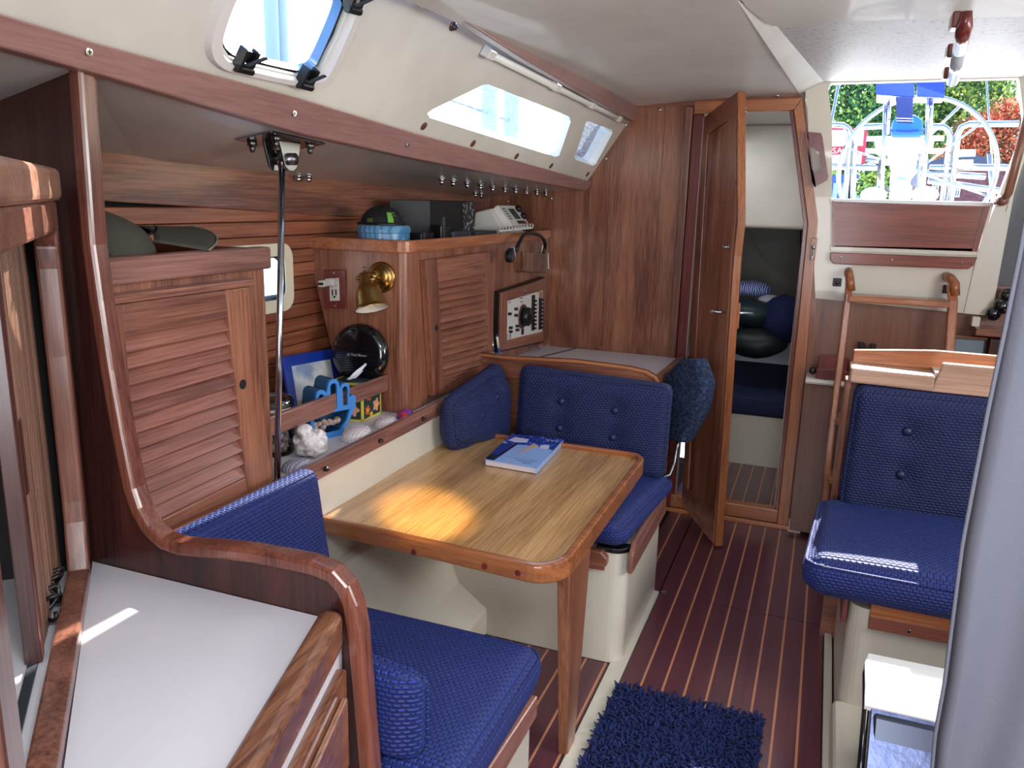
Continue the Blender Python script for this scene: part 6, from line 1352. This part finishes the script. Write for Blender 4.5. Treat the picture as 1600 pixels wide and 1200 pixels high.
# trees
def leaves(name, c, r, n, size, mats, seed, parent=None, label=None, trunk=None):
    rg_ = np.random.RandomState(seed); nm = len(mats)
    t = T(name, label, 'tree', (c[0], c[1], -1.5))
    for mi, mt in enumerate(mats):
        k = n // nm; d = rg_.normal(size=(k, 3)); d /= np.linalg.norm(d, axis=1)[:, None]
        lump = 1 + .18 * np.sin(d[:, 0] * 7 + mi) * np.cos(d[:, 2] * 6) ; rad = (.55 + .45 * rg_.rand(k) ** .5) * lump
        p = np.array(c) + d * rad[:, None] * np.array(r)
        a = rg_.normal(size=(k, 3)); a /= np.linalg.norm(a, axis=1)[:, None]; b = np.cross(a, rg_.normal(size=(k, 3))); b /= np.linalg.norm(b, axis=1)[:, None]
        s_ = size * (.6 + .8 * rg_.rand(k))[:, None]
        v = np.stack([p - a * s_, p - b * s_ * .6, p + a * s_, p + b * s_ * .6], 1).reshape(-1, 3) - np.array((c[0], c[1], -1.5))
        me = bpy.data.meshes.new('foliage'); me.from_pydata(v.tolist(), [], np.arange(4 * k).reshape(-1, 4).tolist()); me.materials.append(mt)
        o = bpy.data.objects.new('foliage', me); COL.objects.link(o); o.parent = t; o['kind'] = 'stuff'
    MB().tube([V((c[0], c[1], -1.5)), V((c[0] + .1, c[1], c[2] - r[2] * .2)), V((c[0] - .1, c[1], c[2] + r[2] * .4))], [.35, .22, .08], 10).build('trunk', plain('bark', (90, 76, 60), .9, bump=.5), t, smooth=True)
    for k in range(4):
        a = k * 1.7; MB().tube([V((c[0], c[1], c[2] - r[2] * .3)), V((c[0] + math.cos(a) * r[0] * .5, c[1] + math.sin(a) * r[1] * .4, c[2] + r[2] * .3))], [.12, .04], 7).build('branch', plain('bark', (90, 76, 60)), t, smooth=True)
LG = [plain('leaf_green', (70, 120, 60), .7), plain('leaf_light', (150, 180, 80), .7), plain('leaf_dark', (40, 84, 56), .7)]
LY = [plain('leaf_olive', (120, 150, 70), .7), plain('leaf_yellow', (190, 200, 90), .7), plain('leaf_dark2', (60, 96, 64), .7)]
LR = [plain('leaf_orange', (214, 110, 70), .7), plain('leaf_red', (200, 70, 50), .7), plain('leaf_salmon', (226, 160, 110), .7), plain('leaf_brown', (120, 90, 60), .7)]
c1, c2, c3, c4 = O(1325, 165, 24), O(1500, 190, 26), O(1565, 250, 21.5), O(1410, 190, 30)
leaves('green_tree', c1, (1.7, 1.6, 1.9), 24000, .055, LG, 1, label='leafy green tree beyond the cockpit at the left of the opening')
leaves('autumn_tree', c3, (1.25, 1.0, 1.2), 22000, .04, LR, 2, label='orange and red autumn tree at the right of the opening')
leaves('tall_tree', c2, (1.35, 1.6, 1.6), 22000, .055, LY, 3, label='yellow-green tree behind the wheel right of centre')
leaves('hedge_tree', c4, (1.6, 1.4, 1.8), 18000, .06, LG, 4, label='green tree directly behind the steering pedestal')
leaves('weeping_shrub', O(1372, 290, 14), (.28, .3, .48), 3000, .05, LY, 5, label='pale yellow-green shrub showing left of the pedestal base')
# brick house
hs_ = T('brick_house', 'dark brick house with a gabled roof behind the cockpit', 'house', O(1440, 330, 18))
BRK = twotone('brick_wall', [(96, 56, 60), (126, 76, 76)], 12, .8)
a, b = O(1425, 340, 18), O(1510, 262, 18)
MB().box(a.x, b.x + .8, 18.0, 18.9, -1.5, b.z).build('brick_wall', BRK, hs_)
MB().prism([V((a.x - .1, 17.9, b.z)), V((b.x + .9, 17.9, b.z)), V(((a.x + b.x) / 2 + .3, 17.9, b.z + .3))], (0, 1.1, 0)).build('roof', plain('slate', (70, 76, 96), .7), hs_)
for (u0, v0, u1, v1) in ((1455, 282, 1468, 302), (1490, 285, 1502, 308)):
    p0, p1 = O(u0, v1, 17.96), O(u1, v0, 17.96)
    wf_ = MB().box(p0.x, p1.x, 17.93, 18.0, p0.z, p1.z).build('window_frame', GEL, hs_)
    mx_ = (p0.x + p1.x) / 2; mz_ = (p0.z + p1.z) / 2
    for xx in ((p0.x + .02, mx_ - .01), (mx_ + .01, p1.x - .02)):
        for zz_ in ((p0.z + .02, mz_ - .01), (mz_ + .01, p1.z - .02)): MB().box(xx[0], xx[1], 17.92, 17.935, zz_[0], zz_[1]).build('pane', plain('dark_pane', (50, 70, 110), .15), wf_)
bb = T('boathouse', 'blue boathouse front low at the left of the companionway view', 'boathouse', O(1310, 320, 15))
a, b = O(1296, 340, 15), O(1350, 274, 15)
MB().box(a.x - 1, b.x, 15, 17, -1.5, b.z).build('wall', plain('blue_siding', (60, 90, 150), .6), bb)
for u0 in (1300, 1314, 1336): p0, p1 = O(u0, 310, 14.98), O(u0 + 10, 286, 14.98); MB().box(p0.x, p1.x, 14.95, 15, p0.z, p1.z).build('window', plain('pale_pane', (150, 180, 220), .2), bb)
# water and dock, masts seen through the side windows
S(MB().box(-60, 60, -20, 80, -1.6, -1.5).build('floor_water', twotone('harbour_water', [(150, 185, 222), (190, 214, 236), (226, 236, 246)], 3, .5, bump=.6)))
DK = plain('weathered_grey_post', (150, 170, 196), .8, bump=.4)
for (u, v0, v1, y, r_, l) in ((424, -40, 105, 0, .09, 'weathered grey post on the side deck seen through the opening port, %s of the pair'), (766, 100, 260, 0, .10, 'grey piling seen through the fixed window, left of two'), (800, 100, 260, 0, .10, 'grey piling seen through the fixed window, right of two')):
    for k in (0, 1):
        p = at(u + k * (14 if u < 500 else 0), (v0 + v1) / 2, X=-3.6 if u > 500 else -1.6)
        if k == 1 and u > 500: continue
        tag(MB().tube([V((p.x, p.y, 1.62 if u < 500 else -1.6)), V((p.x, p.y, 2.9 if u < 500 else 4.2))], .021 if u < 500 else r_, 12).build('deck_post' if u < 500 else 'piling', DK, smooth=True), (l % ('right' if k else 'left')) if '%s' in l else l, 'post' if u < 500 else 'piling', 'posts on the side deck' if u < 500 else None)
tag(MB().tube([at(700, 155, X=-3.6), at(900, 225, X=-3.6)], .02, 8).build('guard_wire', CHROME), 'dock line crossing behind the fixed side window', 'line')
s_a, s_b = at(826, 150, X=-3.6), at(880, 250, X=-3.6)
tag(MB().tube([s_a, s_b + (s_b - s_a) * ((s_b.z + 1.5) / (s_a.z - s_b.z))], .022, 8).build('spar', GEL), 'diagonal white spar behind the right of the fixed side window', 'spar')
bpy.context.view_layer.update()
for o in bpy.data.objects:
    if '_o' in o: del o['_o']
